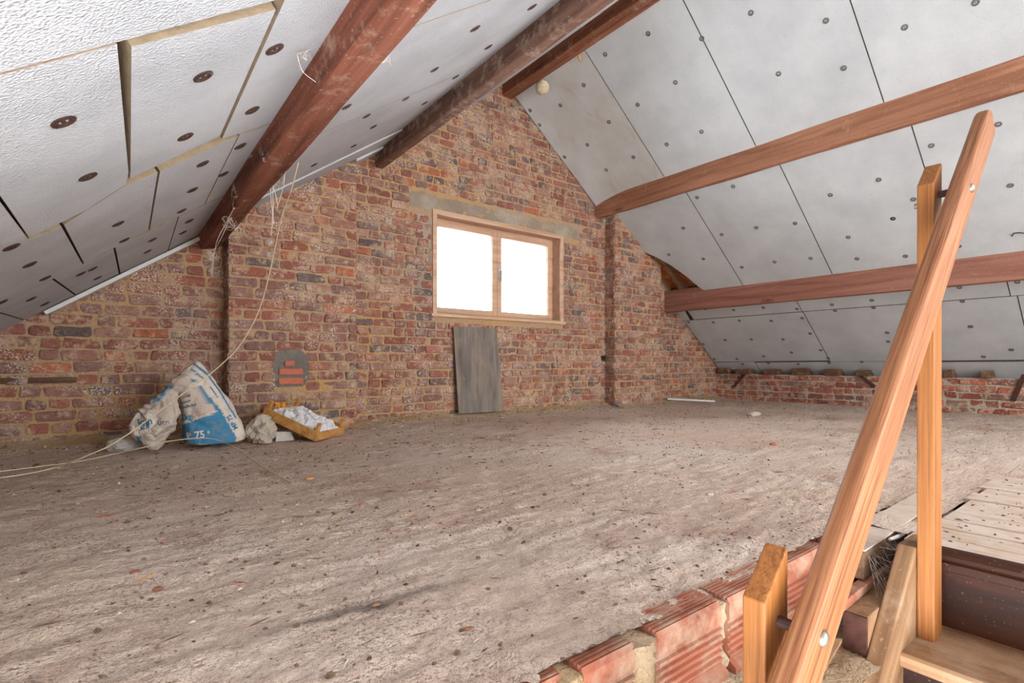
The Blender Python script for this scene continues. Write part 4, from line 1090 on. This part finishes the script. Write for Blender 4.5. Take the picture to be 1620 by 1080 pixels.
for k in range(70):
    x = WX0+.05+rc.random()**1.6*.55; a = Vector((x, YG+.10, WZ0+.02+.10*max(0, 1-(x-WX0)/.6)*rc.random())); b = Vector((x+rc.uniform(-.03, .12), YG+rc.uniform(.0, .05), WZ0+.016)); mm.tube([a, (a+b)/2+Vector((0, 0, -.008)), b], .0009, 3)
for k in range(24):
    x = WX1-.06-rc.random()*.16; a = Vector((x, YG+.10, WZ0+.02+.05*rc.random())); b = Vector((x-rc.uniform(0, .08), YG+rc.uniform(.0, .05), WZ0+.016)); mm.tube([a, (a+b)/2+Vector((0, 0, -.006)), b], .0009, 3)
tag(mm.build('cobweb', M['web']), 'dense white cobweb lying in the corners of the window sill', 'cobweb', kind='stuff')
mm = MB()
jy = lambda x: .495+(x-1.522)/.818*.024-.0006         # face of the dusty trimmer timber
for k in range(14):                                  # timber to the back of the stair string
    a = Vector((rc.uniform(1.60, 1.80), 0, rc.uniform(-.06, -.008))); a.y = jy(a.x)
    b = Vector((rc.uniform(1.60, 1.695), .4418, rc.uniform(-.07, .005))); mm.tube([a, (a+b)/2+Vector((0, 0, -.008)), b], .0004, 3)
for k in range(12):                                  # timber down to the board below
    a = Vector((rc.uniform(1.53, 1.68), 0, rc.uniform(-.048, -.01))); a.y = jy(a.x)
    b = Vector((a.x+rc.uniform(-.08, .05), rc.uniform(.448, .468), -.1045)); mm.tube([a, a.lerp(b, .55)+Vector((0, 0, .004)), b], .0003, 3)
mm.tube([(1.705, jy(1.705)-.004, -.010), (1.76, jy(1.76)-.010, -.012), (1.825, LAND_END[1]+.006, -.010)], [.004, .0055, .004], 6)
tag(mm.build('cobweb', M['web']), 'dusty cobweb strung across the trench beside the stair post', 'cobweb', kind='stuff')

# ------------------------------------------------------------------ soil crumbs, slivers and dust on the floor
def m_bits():
    t = NT('floor_litter'); at = t.n('ShaderNodeAttribute', attribute_name='bcol'); return t.out(at.outputs['Color'], 0.95, .1)
M['bits'] = m_bits()
rb = random.Random(12)
OCT = [(0, 1, 4), (1, 2, 4), (2, 3, 4), (3, 0, 4), (1, 0, 5), (2, 1, 5), (3, 2, 5), (0, 3, 5)]
V, Fc, C = [], [], []
cols = [rgb(116, 92, 76)]*10+[rgb(136, 110, 92)]*8+[rgb(92, 72, 60)]*5+[rgb(176, 96, 68)]*2+[rgb(212, 198, 180)]*3+[rgb(196, 150, 90)]
def drift_at(x, y):
    if P1L <= x <= P1R+.02: yb = P1Y
    elif P2L <= x <= P2R+.02: yb = P2Y
    else: yb = YG
    wd = .14+.05*nz(x*5, 3)+.03*nz(x*17, 5); hh = .034+.022*nz(x*4, 8)+.012*nz(x*15, 2); t = (yb+.01-y)/wd
    if t >= 1: return -9
    t = max(t, 0); return floor_h(x, y)+max(-.004, hh*(1-t)**1.6+.006*nz(x*30, t*9)-.004*t)
KEEP_OFF = [(4.55, 4.72, 2.31, 2.45)]
for o_ in bpy.data.objects:
    if o_.parent is None and o_.name.split('.')[0] in ('plaster_sack', 'crumpled_sack', 'rubble_lump', 'stone_block', 'stone', 'fruit_crate', 'floor_lath', 'wooden_board'):
        ms = [o_]+list(o_.children); pts = [c.matrix_local.to_translation()+v.co+(o_.location if c is not o_ else Vector()) for c in ms if c.type == 'MESH' for v in c.data.vertices]
        KEEP_OFF.append((min(q.x for q in pts)-.008, max(q.x for q in pts)+.008, min(q.y for q in pts)-.008, max(q.y for q in pts)+.008))
def blocked(x, y):
    if P1L-.03 < x < P1R+.03 and y > P1Y-.03: return True
    if P2L-.03 < x < P2R+.03 and y > P2Y-.03: return True
    return y > YG-.03 or any(a < x < b and c < y < d for a, b, c, d in KEEP_OFF)
def crumb(x, y, r, el, ang, col, z=None):
    if z is None and blocked(x, y): return
    b = len(V); zz = max(floor_h(x, y), drift_at(x, y)) if z is None else z
    ca, sa = math.cos(ang), math.sin(ang); h = r*rb.uniform(.6, 1.0)
    for (px_, py_, pz_) in ((1, 0, 0), (0, 1, 0), (-1, 0, 0), (0, -1, 0), (0, 0, 1), (0, 0, -1)):
        a, bb, c = px_*r*el*rb.uniform(.7, 1.3), py_*r*rb.uniform(.7, 1.3), pz_*h*rb.uniform(.7, 1.3)
        V.append((x+a*ca-bb*sa, y+a*sa+bb*ca, zz+h*.25+c))
    Fc.extend(tuple(i+b for i in f) for f in OCT); C.extend(list(col)*6)
n = 0
while n < 13000:
    y = EY+.03+3.25*rb.random()**1.5; x = rb.uniform(-.6, 6.4)
    q = project((x, y, 0))
    if q is None or q[0] < -30 or q[0] > 1650 or q[1] > 1110: continue
    if nz(x*1.1, y*1.6, 9)+.45*nz(x*3.5, y*4, 2) < rb.uniform(-.55, .35): continue
    n += 1
    big = rb.random()
    crumb(x, y, (.0013+.0042*big**6)*(.7+.25*y), rb.choice((1, 1.2, 1.5, 2)), rb.gauss(0, .6), rb.choice(cols))
for k in range(420):     # slivers and straw
    y = EY+.1+3.2*rb.random()**1.2; x = rb.uniform(-.3, 6.3); crumb(x, y, .0016*(1+.3*y), rb.uniform(6, 16), rb.gauss(0, .7), rb.choice(cols))
for k in range(900):     # grit along the foot of the gable wall and on the landing
    x = rb.uniform(-.8, 6.5); yy = YG-abs(rb.gauss(0, .11))-.02
    if P1L-.08 < x < P1R+.08: yy -= YG-P1Y+.03
    if P2L-.05 < x < P2R+.05: yy -= YG-P2Y
    crumb(x, yy, rb.uniform(.003, .010), rb.choice((1, 1.4, 2)), rb.uniform(0, 3), rb.choice([rgb(186, 156, 112), rgb(170, 140, 104), rgb(150, 110, 84), rgb(200, 180, 150)]))
for k in range(260):
    x, y = rb.uniform(1.74, 2.9), rb.uniform(-.1, .44); crumb(x, y, rb.uniform(.0015, .004), rb.choice((1, 1.5, 3)), rb.uniform(1, 2), rb.choice(cols), .001)
o = new_mesh('floor_litter', V, Fc, M['bits']); at = o.data.color_attributes.new('bcol', 'FLOAT_COLOR', 'POINT'); at.data.foreach_set('color', C)
tag(o, 'brown soil crumbs and grit scattered over the dusty floor', 'litter', kind='stuff')
# dust drift piled along the wall foot
for name, x0, x1, yb, lab in (('dust_drift', -.95, P1L, YG, 'sandy dust drift along the wall foot left of the sacks'), ('dust_drift', P1L, P1R+.02, P1Y, 'sandy dust drift at the foot of the left brick pier'), ('dust_drift', P1R+.02, P2L, YG, 'sandy dust drift along the wall foot under the window'), ('dust_drift', P2L, P2R+.02, P2Y, 'sandy dust drift at the foot of the right brick pier'), ('dust_drift', P2R, KX, YG, 'sandy dust heap in the corner of gable and knee wall')):
    xs = breaks(x0, x1, .025); V2, F2 = [], []; nn = 9
    for x in xs:
        wd = .14+.05*nz(x*5, 3)+.03*nz(x*17, 5); hh = .034+.022*nz(x*4, 8)+.012*nz(x*15, 2)
        for k in range(nn):
            t = k/(nn-1); V2.append((x, yb+.01-wd*t, floor_h(x, yb-wd*t)*(1 if t > .5 else 1)+max(-.004, hh*(1-t)**1.6+.006*nz(x*30, t*9)-.004*t)))
    F2 = [(i*nn+k, i*nn+k+1, (i+1)*nn+k+1, (i+1)*nn+k) for i in range(len(xs)-1) for k in range(nn-1)]
    tag(new_mesh(name, V2, F2, M['sand'], smooth=True), lab, 'dust', kind='stuff')
# larger clods, each its own thing
clods = [(845, 497, 9), (790, 440, 9), (660, 570, 9), (700, 690, 9), (345, 760, 9), (575, 960, 13), (480, 1003, 9), (750, 925, 9), (1085, 720, 8), (880, 890, 6), (930, 320, 7), (245, 370, 8), (60, 1060, 14), (590, 860, 9), (120, 740, 8), (660, 790, 6), (1130, 385, 6)]
clods = [(500+x/2.572, 660+y/2.572, r/2.572*1.3) for x, y, r in clods]+[(x/2.572, 660+y/2.572, r/2.572*1.3) for x, y, r in [(395, 850, 13), (1205, 860, 10), (1230, 760, 9), (1195, 595, 9), (660, 462, 8), (850, 735, 8), (615, 713, 8), (1135, 785, 7), (1295, 385, 7), (1345, 1060, 16), (320, 905, 6), (1080, 860, 8), (1105, 660, 6), (675, 630, 6)]]
for k, (a, b, r) in enumerate(clods):
    d = _F+_Rt*((a-810)/815)+Vector((0, 0, (574-b)/815)); t = -EYE/d.z; x, y = d.x*t, d.y*t
    if y < EY+.02: continue
    rr = r/815*d.dot(_F)*t*.72
    tag(lump('soil_clod', (x, y, floor_h(x, y)+rr*.4), (rr*1.1, rr*.9, rr*.8), k+20, M['dirt'], .85, 3, flat=floor_h(x, y)-.004, s=1.8), 'small dark clod of soil on the dusty floor', 'clod', 'soil clods on the floor')
# brick and plaster chips on the floor
for k, (a, b, kind) in enumerate([(1193, 657, 'w'), (490, 757, 'o'), (1124, 780, 'w'), (1223, 702, 'r'), (740, 993, 'r'), (1162, 845, 'r'), (595, 952, 'r'), (213, 905, 'r'), (250, 925, 'r')]):
    d = _F+_Rt*((a-810)/815)+Vector((0, 0, (574-b)/815)); t = -EYE/d.z; x, y = d.x*t, d.y*t; s = 5/815*t
    if k == 0: s *= 1.8
    mat = {'w': M['rubble'], 'r': M['clay'], 'o': M['crate']}[kind]
    lab = {'w': 'pale plaster chip lying on the dusty floor', 'r': 'small red brick chip on the dusty floor', 'o': 'small yellow wood chip on the floor before the crate'}[kind]
    if kind == 'r': lab = {3: 'red brick chip lying far out towards the knee wall', 4: 'red brick chip on the floor in front of the clay slab edge', 5: 'red brick chip near the stair post by the ribbed clay edge', 6: 'red brick chip behind the dark soot smear on the floor'}.get(k, lab)
    if k == 0: lab = 'larger pale plaster piece lying towards the knee wall'
    tag(lump({'w': 'plaster_chip', 'r': 'brick_chip', 'o': 'wood_chip'}[kind], (x, y, floor_h(x, y)+s*.3), (s*1.5, s, s*.5), k+70, mat, .4, 2, flat=floor_h(x, y)-.003), lab, 'chip', 'chips on the floor')
